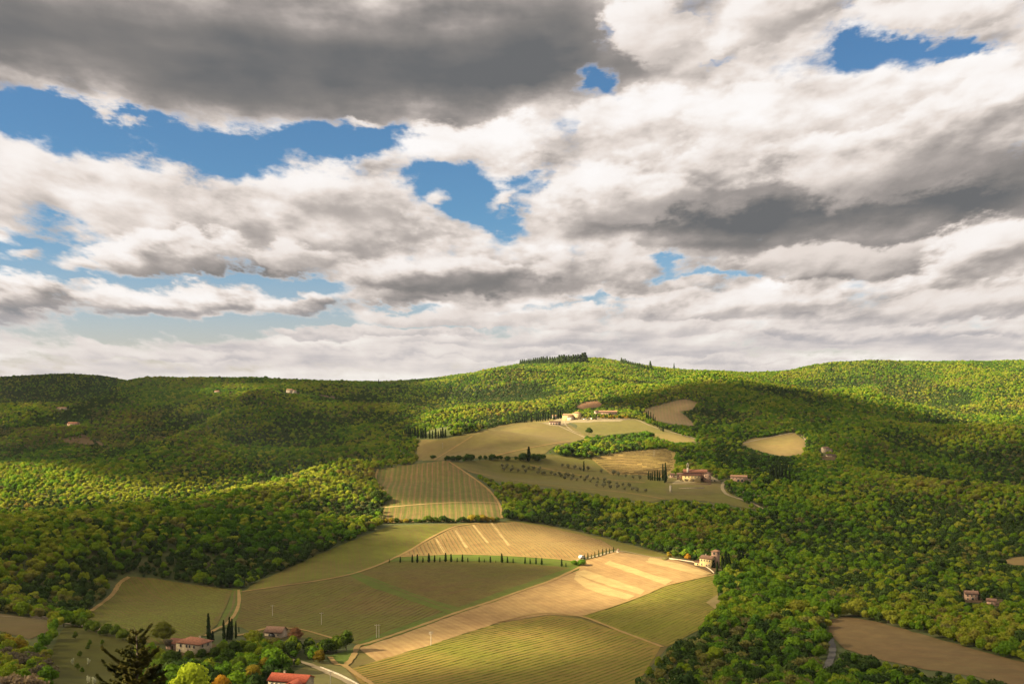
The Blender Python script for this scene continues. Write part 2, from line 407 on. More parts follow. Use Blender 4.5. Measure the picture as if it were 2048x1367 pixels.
def hgt(x, y):
    """ground height relative to the eye"""
    u = np.clip((np.asarray(x, float) - GX0) / GS, 0, nx - 1.001); v = np.clip((np.asarray(y, float) - GY0) / GS, 0, ny - 1.001)
    i, j = u.astype(int), v.astype(int)
    a, b = u - i, v - j
    return (HG[j, i] * (1 - a) + HG[j, i + 1] * a) * (1 - b) + (HG[j + 1, i] * (1 - a) + HG[j + 1, i + 1] * a) * b

RY = np.concatenate([np.arange(60, 1500, 2.5), np.arange(1500, 5000, 5.0)])

def ground(px, py, ymin=60.0):
    """where the sight line through a point of the photograph first meets the ground"""
    px, py = np.atleast_1d(np.asarray(px, float)), np.atleast_1d(np.asarray(py, float))
    kx, kz = (px - CX) / F, -(py - YH) / F
    d = kz[:, None] * RY - hgt(kx[:, None] * RY, np.broadcast_to(RY, (len(px), len(RY))))
    hit = (d <= 0) & (RY >= ymin)
    i = np.argmax(hit, axis=1)
    ok = hit.any(axis=1)
    i0 = np.maximum(i - 1, 0)
    k = np.arange(len(px))
    d0, d1 = d[k, i0], d[k, i]
    t = np.where(np.abs(d0 - d1) > 1e-9, d0 / (d0 - d1 + 1e-12), 1.0)
    Y = RY[i0] + (RY[i] - RY[i0]) * np.clip(t, 0, 1)
    Y = np.where(ok, Y, 3300.0)
    return kx * Y, Y

def pix(x, y, z):
    return CX + F * x / y, YH - F * z / y

# nearest-ridge table: what height is visible at each column and distance
VC = np.arange(-200, 2250, 4.0)
VT = hgt(((VC - CX) / F)[:, None] * RY, np.broadcast_to(RY, (len(VC), len(RY)))) / RY
VT = np.maximum.accumulate(VT, axis=1)

def seen(x, y, z, slack=0.0):
    px = CX + F * x / y
    ci = np.clip(((px + 200) / 4).astype(int), 0, len(VC) - 1)
    yi = np.clip(np.searchsorted(RY, y) - 1, 0, len(RY) - 1)
    return (z + slack) / y >= VT[ci, yi]


# ------------------------------------------------------------------ mesh and object helpers
def mesh_np(name, V, Fc, smooth=False):
    me = bpy.data.meshes.new(name)
    V = np.asarray(V, np.float32)
    me.vertices.add(len(V))
    me.vertices.foreach_set('co', V.ravel())
    lens = np.array([len(f) for f in Fc], np.int32) if not isinstance(Fc, np.ndarray) else np.full(len(Fc), Fc.shape[1], np.int32)
    idx = np.concatenate([np.asarray(f, np.int32) for f in Fc]) if not isinstance(Fc, np.ndarray) else Fc.astype(np.int32).ravel()
    me.loops.add(len(idx))
    me.loops.foreach_set('vertex_index', idx)
    me.polygons.add(len(lens))
    me.polygons.foreach_set('loop_start', np.concatenate([[0], np.cumsum(lens)[:-1]]).astype(np.int32))
    me.polygons.foreach_set('loop_total', lens)
    if smooth:
        me.polygons.foreach_set('use_smooth', np.ones(len(lens), bool))
    me.update(calc_edges=True)
    me.validate()
    return me

def link(name, me, mat=None, parent=None, loc=None, kind=None):
    o = bpy.data.objects.new(name, me)
    COL.objects.link(o)
    if mat is not None and me is not None and not me.materials:
        me.materials.append(mat)
    if parent is not None:
        o.parent = parent
    if loc is not None:
        o.location = loc
    if kind:
        o['kind'] = kind
    return o

def thing(name, label, cat, loc, rz=0.0, group=None):
    o = bpy.data.objects.new(name, None)
    o.empty_display_size = 2
    COL.objects.link(o)
    o.location = loc
    o.rotation_euler = (0, 0, rz)
    o['label'] = label
    o['category'] = cat
    if group:
        o['group'] = group
    return o

def copy_thing(src, loc, rz=0.0, sc=1.0, label=None, group=None):
    c = src.copy(); COL.objects.link(c)
    c.location = loc; c.rotation_euler = (0, 0, rz)
    c.scale = (sc, sc, sc) if not isinstance(sc, (tuple, list)) else sc
    if label: c['label'] = label
    if group: c['group'] = group
    for ch in src.children:
        d = ch.copy(); COL.objects.link(d); d.parent = c
        for g in ch.children:
            e = g.copy(); COL.objects.link(e); e.parent = d
    return c

def at(px, py, dz=0.0, ymin=60.0):
    x, y = ground(px, py, ymin)
    return Vector((float(x[0]), float(y[0]), float(hgt(x, y)[0]) + Z0 + dz))

def on(x, y, dz=0.0):
    return Vector((x, y, float(hgt(x, y)) + Z0 + dz))

# ------------------------------------------------------------------ materials
def new_mat(name):
    m = bpy.data.materials.new(name)
    m.use_nodes = True
    m.node_tree.nodes.clear()
    return m, NT(m.node_tree)

def out_diff(T, col, rough=0.9, bump=None, spec=0.15):
    b = T.node('ShaderNodeBsdfPrincipled')
    T.put(b.inputs['Base Color'], (*col, 1) if isinstance(col, tuple) else col)
    b.inputs['Roughness'].default_value = rough
    b.inputs['Specular IOR Level'].default_value = spec
    if bump is not None:
        bn_ = T.node('ShaderNodeBump')
        bn_.inputs['Strength'].default_value = bump[1]
        bn_.inputs['Distance'].default_value = bump[2]
        T.put(bn_.inputs['Height'], bump[0])
        T.l.new(bn_.outputs[0], b.inputs['Normal'])
    T.l.new(b.outputs[0], T.node('ShaderNodeOutputMaterial').inputs[0])

def plain(name, col, var=0.18, scale=1.5, rough=0.9):
    m, T = new_mat(name)
    p = T.node('ShaderNodeTexCoord').outputs['Object']
    nz = T.noise(p, scale=scale, detail=5, rough=0.6)
    lo = tuple(c * (1 - var) for c in col); hi = tuple(min(1, c * (1 + var)) for c in col)
    out_diff(T, T.ramp(nz, [(0.3, lo), (0.7, hi)]), rough)
    return m

def soil_mat(name, soil, grass, ang=0.0, spacing=3.0, rows=0.5, patch=0.5, bias=0.0, stripe=None):
    """earth and grass in worked rows, with broad patches of each"""
    m, T = new_mat(name)
    p = T.node('ShaderNodeNewGeometry').outputs['Position']
    x, y, _ = T.sep(p)
    wob = T.m('MULTIPLY', T.m('SUBTRACT', T.noise(p, scale=0.02, detail=2), 0.5), 4.0)
    c, s_ = math.cos(ang), math.sin(ang)
    across = T.m('ADD', T.m('ADD', T.m('MULTIPLY', x, -s_), T.m('MULTIPLY', y, c)), wob)
    wave = T.m('ADD', T.m('MULTIPLY', T.m('SINE', T.m('MULTIPLY', across, 2 * math.pi / spacing)), 0.5), 0.5)
    big = T.noise(p, scale=0.012, detail=4, rough=0.6)
    mid = T.noise(p, scale=0.10, detail=5, rough=0.65)
    fine = T.noise(p, scale=0.9, detail=4, rough=0.7)
    f = T.m('ADD', 0.5 + bias, T.m('MULTIPLY', T.m('SUBTRACT', wave, 0.5), rows))
    rowv = T.noise(T.xyz(T.m('DIVIDE', across, spacing * 1.3), T.m('MULTIPLY', T.m('ADD', x, y), 0.004), 0.0), scale=1.0, detail=2, rough=0.6)
    f = T.m('ADD', f, T.m('MULTIPLY', T.m('SUBTRACT', rowv, 0.5), 0.9))
    f = T.m('ADD', f, T.m('MULTIPLY', T.m('SUBTRACT', big, 0.5), patch * 3.0))
    f = T.m('ADD', f, T.m('MULTIPLY', T.m('SUBTRACT', mid, 0.5), patch * 1.2))
    f = T.m('ADD', f, T.m('MULTIPLY', T.m('SUBTRACT', fine, 0.5), 0.5), clamp=True)
    col = T.mix(f, soil, grass)
    if stripe:
        sw, scol, lim = stripe
        sv = T.noise(T.xyz(T.m('DIVIDE', across, sw), 0.0, 0.0), scale=1.0, detail=2, rough=0.5)
        col = T.mix(T.ss(sv, lim, lim + 0.08), col, scol)
    k = T.m('ADD', 0.25, T.m('MULTIPLY', T.m('ADD', mid, T.m('MULTIPLY', fine, 0.25)), 0.47))
    col = T.mix(1.0, col, T.xyz(k, k, k), 'MULTIPLY')
    out_diff(T, col, 0.95, (fine, 0.4, 0.25))
    return m

# ------------------------------------------------------------------ ground sheet
gm, T = new_mat('woodland_floor')
p = T.node('ShaderNodeNewGeometry').outputs['Position']
col = T.ramp(T.noise(p, scale=0.05, detail=6, rough=0.65), [(0.3, (0.035, 0.045, 0.014)), (0.5, (0.06, 0.07, 0.02)), (0.7, (0.10, 0.085, 0.035))])
out_diff(T, col, 0.95)
VV = np.stack([XM.ravel(), YM.ravel(), HG.ravel() + Z0], 1)
ii = (np.arange(ny - 1)[:, None] * nx + np.arange(nx - 1)[None]).ravel()
QF = np.stack([ii, ii + 1, ii + nx + 1, ii + nx], 1)
link('ground', mesh_np('ground', VV, QF, True), gm, kind='structure')
# the country beyond, down to the horizon, in a ring round the modelled hills
plain_m = plain('far_country', (0.06, 0.07, 0.025), 0.3, 0.002)
bx0, bx1, by0, by1 = GX0 + 30, GX1 - 30, GY0 + 30, GY1 - 30
RB = 40000.0
rv = [(-RB, -RB, -140), (RB, -RB, -140), (RB, RB, -140), (-RB, RB, -140), (bx0, by0, -140), (bx1, by0, -140), (bx1, by1, -140), (bx0, by1, -140)]
rf = [(0, 1, 5, 4), (1, 2, 6, 5), (2, 3, 7, 6), (3, 0, 4, 7)]
link('land', mesh_np('land', rv, rf), plain_m, kind='structure')

# ------------------------------------------------------------------ fields, laid on the ground
NOTREE = []
FIELD_XY = []        # outlines on the ground, kept clear of trees
FIELD_PX = []

def drape(name, poly_px, mat, lift=0.25, step=8.0, clear=True, ymin=60.0):
    q = np.array(poly_px, float)
    # more points along each edge so that the outline follows the ground
    e = []
    for a, b in zip(q, np.roll(q, -1, 0)):
        k = max(1, int(np.hypot(*(b - a)) / 12))
        for i in range(k):
            e.append(a + (b - a) * i / k)
    e = np.array(e)
    if len(e) > 20:      # soften corners, roughen the outline a little
        e = e + rng.normal(0, 0.5, e.shape)
    x, y = ground(e[:, 0], e[:, 1], ymin)
    return drape_xy(name, x, y, mat, lift, step, clear, q)

def inside(px, py, poly):
    poly = np.asarray(poly, float)
    r = np.zeros(np.shape(px), bool)
    x0, y0 = poly[-1]
    for x1, y1 in poly:
        c = ((y1 > py) != (y0 > py))
        with np.errstate(divide='ignore', invalid='ignore'):
            r ^= c & (px < (x0 - x1) * (py - y1) / (y0 - y1 + 1e-12) + x1)
        x0, y0 = x1, y1
    return r

def drape_xy(name, x, y, mat, lift=0.25, step=8.0, clear=True, q=None):
    poly = np.stack([x, y], 1)
    gx_ = np.arange(x.min(), x.max(), step); gy_ = np.arange(y.min(), y.max(), step)
    gxx, gyy = np.meshgrid(gx_, gy_)
    gxx, gyy = gxx.ravel(), gyy.ravel()
    k = inside(gxx, gyy, poly)
    allp = [Vector((a, b)) for a, b in poly] + [Vector((a, b)) for a, b in zip(gxx[k], gyy[k])]
    nb = len(poly)
    vo_, _, fo, *_ = delaunay_2d_cdt(allp, [(i, (i + 1) % nb) for i in range(nb)], [list(range(nb))], 1, 0.01)
    v2 = np.array([(v.x, v.y) for v in vo_])
    z = hgt(v2[:, 0], v2[:, 1]) + Z0 + lift
    me = mesh_np(name, np.column_stack([v2, z]), [tuple(f) for f in fo], True)
    o = link(name, me, mat, kind='structure')
    if clear:
        FIELD_XY.append(poly)
        if q is not None:
            FIELD_PX.append(q)
    return o, poly

def row_angle(a, b):
    x, y = ground([a[0], b[0]], [a[1], b[1]])
    return math.atan2(y[1] - y[0], x[1] - x[0])

SOIL = (0.33, 0.18, 0.062); SOIL_D = (0.22, 0.125, 0.045); GRASS = (0.175, 0.180, 0.018); GRASS_D = (0.150, 0.150, 0.017); STRAW = (0.46, 0.30, 0.10)
A1 = row_angle((240, 1192), (400, 1250))
A2 = row_angle((484, 1247), (560, 1229))
A3 = row_angle((800, 1180), (1000, 1142))
A4 = row_angle((912, 1066), (933, 1097))
A7 = row_angle((760, 1340), (1100, 1256))
A8 = row_angle((1230, 1245), (1420, 1178))
A9 = row_angle((1700, 1262), (2000, 1335))
A10 = row_angle((870, 935), (868, 1035))
A5 = row_angle((1180, 1140), (1300, 1180))
A11 = row_angle((880, 900), (1060, 872))
A14 = row_angle((1340, 825), (1345, 846))

MARGIN = soil_mat('field_margin', (0.24, 0.16, 0.06), (0.14, 0.13, 0.02), 0, 5, 0.1, 0.6, 0.1)
BLOCK = [(480, 1184), (600, 1130), (700, 1085), (780, 1050), (905, 1046), (1030, 1041), (1100, 1050), (1235, 1083), (1345, 1112), (1430, 1147), (1438, 1205), (1335, 1294), (1290, 1345), (1240, 1420), (760, 1420), (686, 1338), (664, 1312), (722, 1289), (600, 1264), (468, 1252)]
drape('field_margin', BLOCK, MARGIN, 0.10)

F1, P1 = drape('vineyard', [(165, 1237), (185, 1220), (225, 1190), (242, 1160), (262, 1153), (300, 1155), (360, 1165), (420, 1174), (466, 1180), (452, 1212), (436, 1248), (400, 1275), (350, 1290), (290, 1285), (230, 1262)],
      soil_mat('vineyard_brown', SOIL_D, GRASS_D, A1, 3.0, 0.5, 0.35, 0.18), 0.25)
F2a, P2a = drape('vineyard', [(500, 1171), (560, 1144), (650, 1103), (720, 1074), (780, 1052), (850, 1048), (908, 1050), (862, 1075), (800, 1110), (758, 1130), (690, 1151), (600, 1164), (490, 1182)],
      soil_mat('vineyard_green', SOIL_D, GRASS, A4, 2.6, 0.3, 0.4, 0.28), 0.25)
F2b, P2b = drape('vineyard', [(480, 1187), (600, 1168), (690, 1154), (745, 1170), (830, 1199), (908, 1223), (850, 1247), (780, 1272), (722, 1289), (690, 1282), (640, 1280), (560, 1270), (500, 1264), (468, 1245)],
      soil_mat('vineyard_dry', SOIL_D, GRASS_D, A2, 3.2, 0.35, 0.6, 0.16), 0.25)
F3, P3 = drape('vineyard', [(716, 1147), (775, 1124), (900, 1122), (1000, 1123), (1140, 1132), (1156, 1136), (1100, 1160), (1000, 1197), (918, 1224), (830, 1194), (760, 1166)],
      soil_mat('vineyard_tan', SOIL_D, GRASS_D, A3, 3.0, 0.25, 0.6, 0.22), 0.25)
VERGE = soil_mat('grass_verge', (0.17, 0.16, 0.03), (0.115, 0.165, 0.014), 0, 5, 0.1, 0.6, 0.15)
drape('verge', [(775, 1123), (780, 1116), (900, 1109), (1000, 1111), (1100, 1117), (1158, 1123), (1155, 1136), (1080, 1130), (1000, 1123), (880, 1121)], VERGE, 0.32)
drape('verge', [(690, 1146), (712, 1143), (762, 1162), (832, 1189), (928, 1219), (902, 1228), (828, 1204), (742, 1174)], VERGE, 0.36)
drape('verge', [(466, 1178), (484, 1178), (482, 1215), (470, 1250), (430, 1262), (438, 1245), (455, 1210)], VERGE, 0.36)
drape('verge', [(1156, 1130), (1160, 1138), (1050, 1181), (920, 1226), (790, 1273), (730, 1292), (716, 1284), (845, 1238), (915, 1215), (1000, 1184), (1090, 1152)], VERGE, 0.34)
F4, P4 = drape('vineyard', [(795, 1113), (850, 1084), (910, 1054), (960, 1047), (1030, 1043), (1080, 1051), (1140, 1064), (1200, 1079), (1232, 1096), (1165, 1116), (1150, 1121), (1080, 1116), (1000, 1110), (900, 1108)],
      soil_mat('vineyard_pale', SOIL, (0.30, 0.22, 0.07), A4, 3.4, 0.6, 0.35, 0.0), 0.25)
drape('meadow', [(1032, 1042), (1100, 1052), (1200, 1073), (1280, 1094), (1342, 1112), (1328, 1120), (1236, 1101), (1202, 1080), (1140, 1066)],
      soil_mat('meadow_olive', SOIL, GRASS, A3, 4, 0.15, 0.4, 0.2), 0.22)
# ploughed land with pale bands of stubble
F5, P5 = drape('ploughed_field', [(1162, 1124), (1236, 1102), (1300, 1113), (1380, 1124), (1424, 1146), (1400, 1155), (1332, 1171), (1290, 1189), (1230, 1212), (1165, 1233), (1100, 1229), (1000, 1244), (900, 1276), (820, 1303), (752, 1322), (716, 1296), (790, 1273), (920, 1226), (1050, 1181), (1158, 1140)],
      soil_mat('ploughed_earth', (0.37, 0.215, 0.085), (0.47, 0.31, 0.12), A5, 4.0, 0.4, 0.5, -0.05), 0.25)
STUB = soil_mat('stubble', (0.50, 0.33, 0.125), (0.57, 0.41, 0.17), A5, 2.0, 0.3, 0.3)
drape('stubble_strip', [(1168, 1139), (1200, 1150), (1240, 1164), (1290, 1181), (1282, 1189), (1230, 1175), (1180, 1158), (1150, 1146)], STUB, 0.34, 5)
drape('stubble_strip', [(1152, 1147), (1180, 1162), (1225, 1178), (1270, 1192), (1256, 1199), (1210, 1190), (1170, 1175), (1148, 1158)], STUB, 0.34, 5)
drape('stubble_strip', [(1220, 1122), (1260, 1134), (1310, 1150), (1345, 1161), (1330, 1170), (1280, 1152), (1235, 1137), (1208, 1128)], STUB, 0.34, 5)
drape('stubble_strip', [(1300, 1114), (1360, 1128), (1424, 1147), (1405, 1151), (1350, 1138), (1290, 1124)], STUB, 0.34, 5)
F7, P7 = drape('vineyard', [(752, 1322), (820, 1302), (900, 1276), (1000, 1245), (1100, 1230), (1162, 1238), (1242, 1264), (1322, 1292), (1290, 1345), (1240, 1400), (1000, 1420), (760, 1420), (700, 1338)],
      soil_mat('vineyard_rows', (0.36, 0.21, 0.055), (0.20, 0.19, 0.018), A7, 3.0, 0.38, 0.6, 0.12), 0.25)
F8, P8 = drape('vineyard', [(1166, 1232), (1230, 1212), (1290, 1190), (1332, 1172), (1402, 1156), (1428, 1150), (1436, 1175), (1438, 1205), (1405, 1255), (1335, 1293), (1242, 1262)],
      soil_mat('vineyard_olive', (0.32, 0.21, 0.05), (0.20, 0.19, 0.018), A8, 2.8, 0.35, 0.4, 0.22), 0.25)
drape('ploughed_field', [(1655, 1240), (1690, 1232), (1750, 1242), (1850, 1270), (1950, 1299), (2048, 1325), (2120, 1345), (2120, 1400), (2048, 1375), (1950, 1352), (1850, 1338), (1760, 1318), (1690, 1298), (1660, 1268)],
      soil_mat('ploughed_brown', (0.24, 0.135, 0.055), (0.20, 0.15, 0.055), A9, 2.6, 0.3, 0.35), 0.25)
F10, P10 = drape('vineyard', [(755, 940), (800, 932), (850, 925), (895, 921), (930, 945), (965, 970), (985, 990), (1000, 1015), (1004, 1037), (950, 1042), (850, 1043), (762, 1046), (766, 1012), (785, 1000), (775, 985), (755, 965)],
      soil_mat('vineyard_striped', (0.30, 0.17, 0.07), (0.13, 0.15, 0.022), A10, 5.6, 0.75, 0.3, 0.0), 0.3, 8, True)
drape('vineyard', [(830, 922), (838, 880), (880, 879), (940, 867), (1000, 852), (1060, 841), (1100, 837), (1142, 850), (1177, 876), (1112, 892), (1090, 907), (1000, 916), (930, 916), (870, 921)],
      soil_mat('vineyard_hill', (0.29, 0.19, 0.08), (0.22, 0.19, 0.045), A11, 4.0, 0.3, 0.4, 0.12), 0.35, 10, True)
drape('vineyard', [(1138, 844), (1180, 838), (1270, 837), (1320, 854), (1372, 872), (1330, 869), (1290, 863), (1240, 868), (1180, 874), (1150, 860)],
      soil_mat('vineyard_hill_green', (0.28, 0.20, 0.07), (0.20, 0.19, 0.04), A11, 4.0, 0.25, 0.35, 0.2), 0.35, 10)
drape('meadow', [(1295, 869), (1330, 864), (1375, 874), (1412, 883), (1350, 885)], soil_mat('meadow_gold', (0.30, 0.21, 0.07), (0.24, 0.20, 0.05), A11, 4, 0.2, 0.3), 0.35, 10)
drape('vineyard', [(1280, 820), (1345, 803), (1370, 798), (1395, 805), (1386, 819), (1358, 823), (1397, 852), (1350, 849), (1310, 841), (1290, 826)],
      soil_mat('vineyard_upper', (0.26, 0.16, 0.08), (0.17, 0.15, 0.05), A14, 6.0, 0.6, 0.3, -0.05), 0.5, 12)
drape('ploughed_field', [(1150, 814), (1170, 804), (1195, 802), (1204, 808), (1200, 814), (1165, 818)], soil_mat('red_earth', (0.28, 0.13, 0.07), (0.22, 0.14, 0.06), A11, 4, 0.2, 0.2), 0.5, 12)
drape('meadow', [(1478, 888), (1500, 879), (1560, 869), (1590, 866), (1613, 882), (1606, 909), (1560, 912), (1520, 903)],
      soil_mat('meadow_dry', (0.32, 0.20, 0.08), (0.24, 0.20, 0.05), A11, 4, 0.2, 0.45), 0.4, 10)
F17, P17 = drape('terraced_slope', [(1180, 916), (1240, 904), (1330, 897), (1353, 905), (1352, 935), (1330, 955), (1290, 950), (1220, 948), (1195, 928)],
      soil_mat('terrace_straw', (0.40, 0.25, 0.08), (0.27, 0.21, 0.045), 0.0, 6, 0.35, 0.5), 0.35, 8)
F18, P18 = drape('olive_grove_grass', [(900, 925), (1000, 917), (1100, 908), (1180, 917), (1220, 946), (1290, 952), (1340, 965), (1430, 968), (1452, 978), (1480, 1000), (1524, 1021), (1420, 1003), (1340, 998), (1300, 1004), (1200, 990), (1100, 974), (1000, 963), (935, 942)],
      soil_mat('grove_grass', (0.24, 0.18, 0.055), (0.15, 0.15, 0.022), A11, 6, 0.15, 0.5, 0.1), 0.3, 8)
drape('meadow', [(122, 1262), (135, 1250), (200, 1258), (252, 1272), (272, 1300), (268, 1420), (95, 1420), (105, 1300)],
      soil_mat('meadow_grass', (0.12, 0.10, 0.016), (0.09, 0.095, 0.009), 0, 5, 0.1, 0.4, 0.2), 0.25)
drape('fallow_field', [(-60, 1222), (0, 1226), (112, 1244), (98, 1262), (60, 1278), (0, 1262), (-60, 1255)], soil_mat('fallow', (0.20, 0.12, 0.05), (0.15, 0.13, 0.035), 0, 4, 0.2, 0.5), 0.25)
drape('meadow', [(1998, 1124), (2030, 1114), (2080, 1112), (2080, 1130), (2030, 1130)], soil_mat('meadow_tan', (0.34, 0.20, 0.08), (0.24, 0.20, 0.05), 0, 4, 0.2, 0.3), 0.4)
drape('meadow', [(660, 1312), (722, 1291), (714, 1312), (695, 1334), (672, 1326)], soil_mat('meadow_bright', (0.14, 0.15, 0.03), (0.13, 0.19, 0.02), 0, 4, 0.1, 0.3, 0.3), 0.3)
drape('rough_grass', [(585, 1345), (640, 1318), (690, 1334), (760, 1420), (560, 1420)], soil_mat('rough_grass', (0.24, 0.20, 0.07), (0.15, 0.16, 0.035), 0, 4, 0.1, 0.6), 0.22)
CLEAR = soil_mat('clearing_scrub', (0.16, 0.085, 0.04), (0.11, 0.09, 0.028), 0, 5, 0.1, 0.6)
THIN = []
for q in ([(118, 880), (165, 868), (200, 884), (215, 894), (150, 893)], [(285, 870), (340, 874), (372, 884), (400, 886), (330, 880)], [(625, 788), (668, 792), (700, 808), (660, 800)], [(445, 783), (470, 787), (462, 792)],
          [(126, 848), (165, 844), (160, 852), (130, 853)], [(560, 786), (600, 785), (602, 790), (562, 791)], [(1640, 912), (1672, 910), (1670, 920), (1642, 920)],
          [(1925, 1190), (1962, 1188), (1965, 1205), (1930, 1205)], [(1970, 1199), (2005, 1199), (2005, 1212), (1975, 1212)], [(1325, 1112), (1400, 1122), (1440, 1140), (1425, 1147), (1380, 1128)]):
    far_ = q[0][0] < 680 and q[0][1] < 900
    o_, xy_ = drape('clearing', q, CLEAR, 0.4, 10, not far_)
    if far_: THIN.append(xy_)
drape('garden_terrace', [(1328, 956), (1442, 961), (1444, 988), (1333, 990)], soil_mat('garden_terrace', (0.24, 0.17, 0.07), (0.15, 0.14, 0.03), 0, 5, 0.1, 0.5), 0.42, 8)
drape('clearing', [(1412, 1205), (1434, 1190), (1446, 1200), (1436, 1222)], soil_mat('pale_scrub', (0.40, 0.28, 0.12), (0.26, 0.22, 0.06), 0, 4, 0.1, 0.5), 0.42, 8)
YARD = soil_mat('gravel_yard', (0.42, 0.33, 0.20), (0.34, 0.27, 0.13), 0, 4, 0.1, 0.3)
drape('yard', [(1085, 846), (1120, 836), (1200, 834), (1262, 836), (1240, 842), (1140, 846), (1130, 852), (1100, 852)], YARD, 0.55, 10)
drape('yard', [(1335, 952), (1420, 950), (1440, 962), (1345, 968)], YARD, 0.5, 10)
drape('yard', [(340, 1292), (430, 1288), (440, 1310), (350, 1318)], CLEAR, 0.3)
drape('yard', [(525, 1262), (600, 1258), (605, 1278), (530, 1278)], CLEAR, 0.3)

# ------------------------------------------------------------------ tracks and lanes
DIRT = soil_mat('dirt_track', (0.50, 0.29, 0.11), (0.36, 0.26, 0.08), 0, 3, 0.1, 0.3)
PALE = soil_mat('gravel_lane', (0.48, 0.37, 0.23), (0.38, 0.30, 0.16), 0, 3, 0.1, 0.3)
ASPH = plain('asphalt', (0.085, 0.078, 0.070), 0.25, 0.5)

def track(name, pts_px, width, mat, lift=0.45, ymin=60.0):
    q = np.array(pts_px, float)
    # Catmull-Rom through the picked points, then onto the ground
    out = []
    for i in range(len(q) - 1):
        p0, p1, p2, p3 = q[max(i - 1, 0)], q[i], q[i + 1], q[min(i + 2, len(q) - 1)]
        for t in np.linspace(0, 1, 8, endpoint=False):
            out.append(0.5 * ((2 * p1) + (-p0 + p2) * t + (2 * p0 - 5 * p1 + 4 * p2 - p3) * t * t + (-p0 + 3 * p1 - 3 * p2 + p3) * t ** 3))
    out.append(q[-1])
    out = np.array(out)
    x, y = ground(out[:, 0], out[:, 1], ymin)
    d = np.stack([np.gradient(x), np.gradient(y)], 1)
    d /= np.linalg.norm(d, axis=1)[:, None] + 1e-9
    nrm = np.stack([-d[:, 1], d[:, 0]], 1)
    w = width * 0.4 * (1 + 0.12 * rng.normal(size=len(x)))
    V = []
    for k in (-1, -0.33, 0.33, 1):
        ex, ey = x + nrm[:, 0] * w * k, y + nrm[:, 1] * w * k
        V.append(np.stack([ex, ey, hgt(ex, ey) + Z0 + lift], 1))
    m_ = len(x)
    Fq = []
    for r in range(3):
        for i in range(m_ - 1):
            Fq.append((r * m_ + i, r * m_ + i + 1, (r + 1) * m_ + i + 1, (r + 1) * m_ + i))
    link(name, mesh_np(name, np.concatenate(V), np.array(Fq), True), mat, kind='structure')
    PATHS.append((np.stack([x, y], 1), width))

PATHS = []
track('dirt_track', [(1162, 1133), (1105, 1160), (1050, 1179), (985, 1202), (920, 1223), (850, 1248), (790, 1269), (735, 1287), (716, 1292), (710, 1306), (700, 1322), (689, 1332)], 3.4, DIRT)
track('dirt_track', [(660, 1314), (672, 1328), (689, 1332), (712, 1348), (745, 1370), (770, 1390)], 3.2, DIRT, 0.5)
track('lane', [(560, 1318), (590, 1322), (620, 1330), (655, 1346), (690, 1362), (730, 1385)], 4.2, PALE, 0.55)
track('dirt_track', [(1000, 1243), (1060, 1229), (1110, 1227), (1165, 1234), (1205, 1248), (1242, 1263), (1285, 1279), (1325, 1294)], 2.6, DIRT, 0.48)
track('lane', [(1632, 1236), (1660, 1229), (1690, 1221)], 4.5, ASPH, 0.5)
track('lane', [(1655, 1268), (1664, 1290), (1664, 1310), (1655, 1335), (1648, 1385)], 4.2, ASPH, 0.5)
track('lane', [(1500, 959), (1458, 962), (1446, 968), (1446, 980), (1456, 990), (1480, 998), (1508, 1008), (1532, 1022)], 5.0, PALE, 0.6)
track('dirt_track', [(1078, 846), (1098, 847), (1116, 851), (1140, 862), (1175, 877)], 5.0, PALE, 0.6)
track('dirt_track', [(1128, 842), (1133, 852), (1146, 862), (1162, 866)], 4.0, PALE, 0.65)
track('lane', [(1232, 840), (1272, 840), (1300, 851), (1330, 861), (1372, 872), (1415, 884)], 4.5, PALE, 0.6)
track('dirt_track', [(897, 922), (930, 944), (965, 969), (985, 988), (1000, 1012), (1004, 1036)], 3.0, DIRT, 0.45)
track('dirt_track', [(480, 1184), (560, 1172), (625, 1163), (690, 1151), (735, 1138), (775, 1122), (820, 1100), (862, 1075), (910, 1053), (960, 1046)], 2.6, DIRT, 0.45)
track('dirt_track', [(477, 1180), (478, 1205), (470, 1228), (455, 1246), (430, 1260), (410, 1272)], 2.2, DIRT, 0.5)
track('dirt_track', [(470, 1272), (500, 1266), (540, 1256), (600, 1259), (650, 1272), (690, 1284)], 2.4, DIRT, 0.45)
track('dirt_track', [(1150, 1121), (1190, 1113), (1238, 1102), (1300, 1113), (1340, 1117)], 3.0, PALE, 0.45)
track('dirt_track', [(1166, 1231), (1230, 1211), (1290, 1189), (1332, 1171), (1402, 1155), (1428, 1149)], 2.4, DIRT, 0.5)
track('dirt_track', [(795, 1114), (900, 1109), (1000, 1111), (1100, 1117), (1160, 1123)], 2.0, DIRT, 0.5)
track('lane', [(-40, 1230), (60, 1237), (130, 1247), (200, 1262)], 3.0, PALE, 0.5)
track('dirt_track', [(182, 1222), (222, 1192), (240, 1166), (258, 1154)], 3.0, DIRT, 0.45)
track('dirt_track', [(756, 938), (752, 952), (757, 968), (772, 985)], 2.4, DIRT, 0.45)
track('dirt_track', [(1478, 888), (1560, 870), (1592, 867), (1612, 882), (1607, 906)], 4.0, PALE, 0.6)
for a, b in (((872, 1077), (890, 1106)), ((911, 1060), (934, 1096)), ((946, 1049), (976, 1086)), ((983, 1046), (1018, 1091))):
    track('grass_track', [a, ((a[0] + b[0]) / 2, (a[1] + b[1]) / 2), b], 2.6, STUB, 0.42)
track('dirt_track', [(868, 920), (905, 897), (945, 872)], 3.0, DIRT, 0.6)
track('dirt_track', [(990, 912), (1030, 902), (1090, 890), (1140, 882)], 3.0, DIRT, 0.6)
track('dirt_track', [(768, 1015), (850, 1008), (940, 1004), (998, 1006)], 2.6, STUB, 0.5)
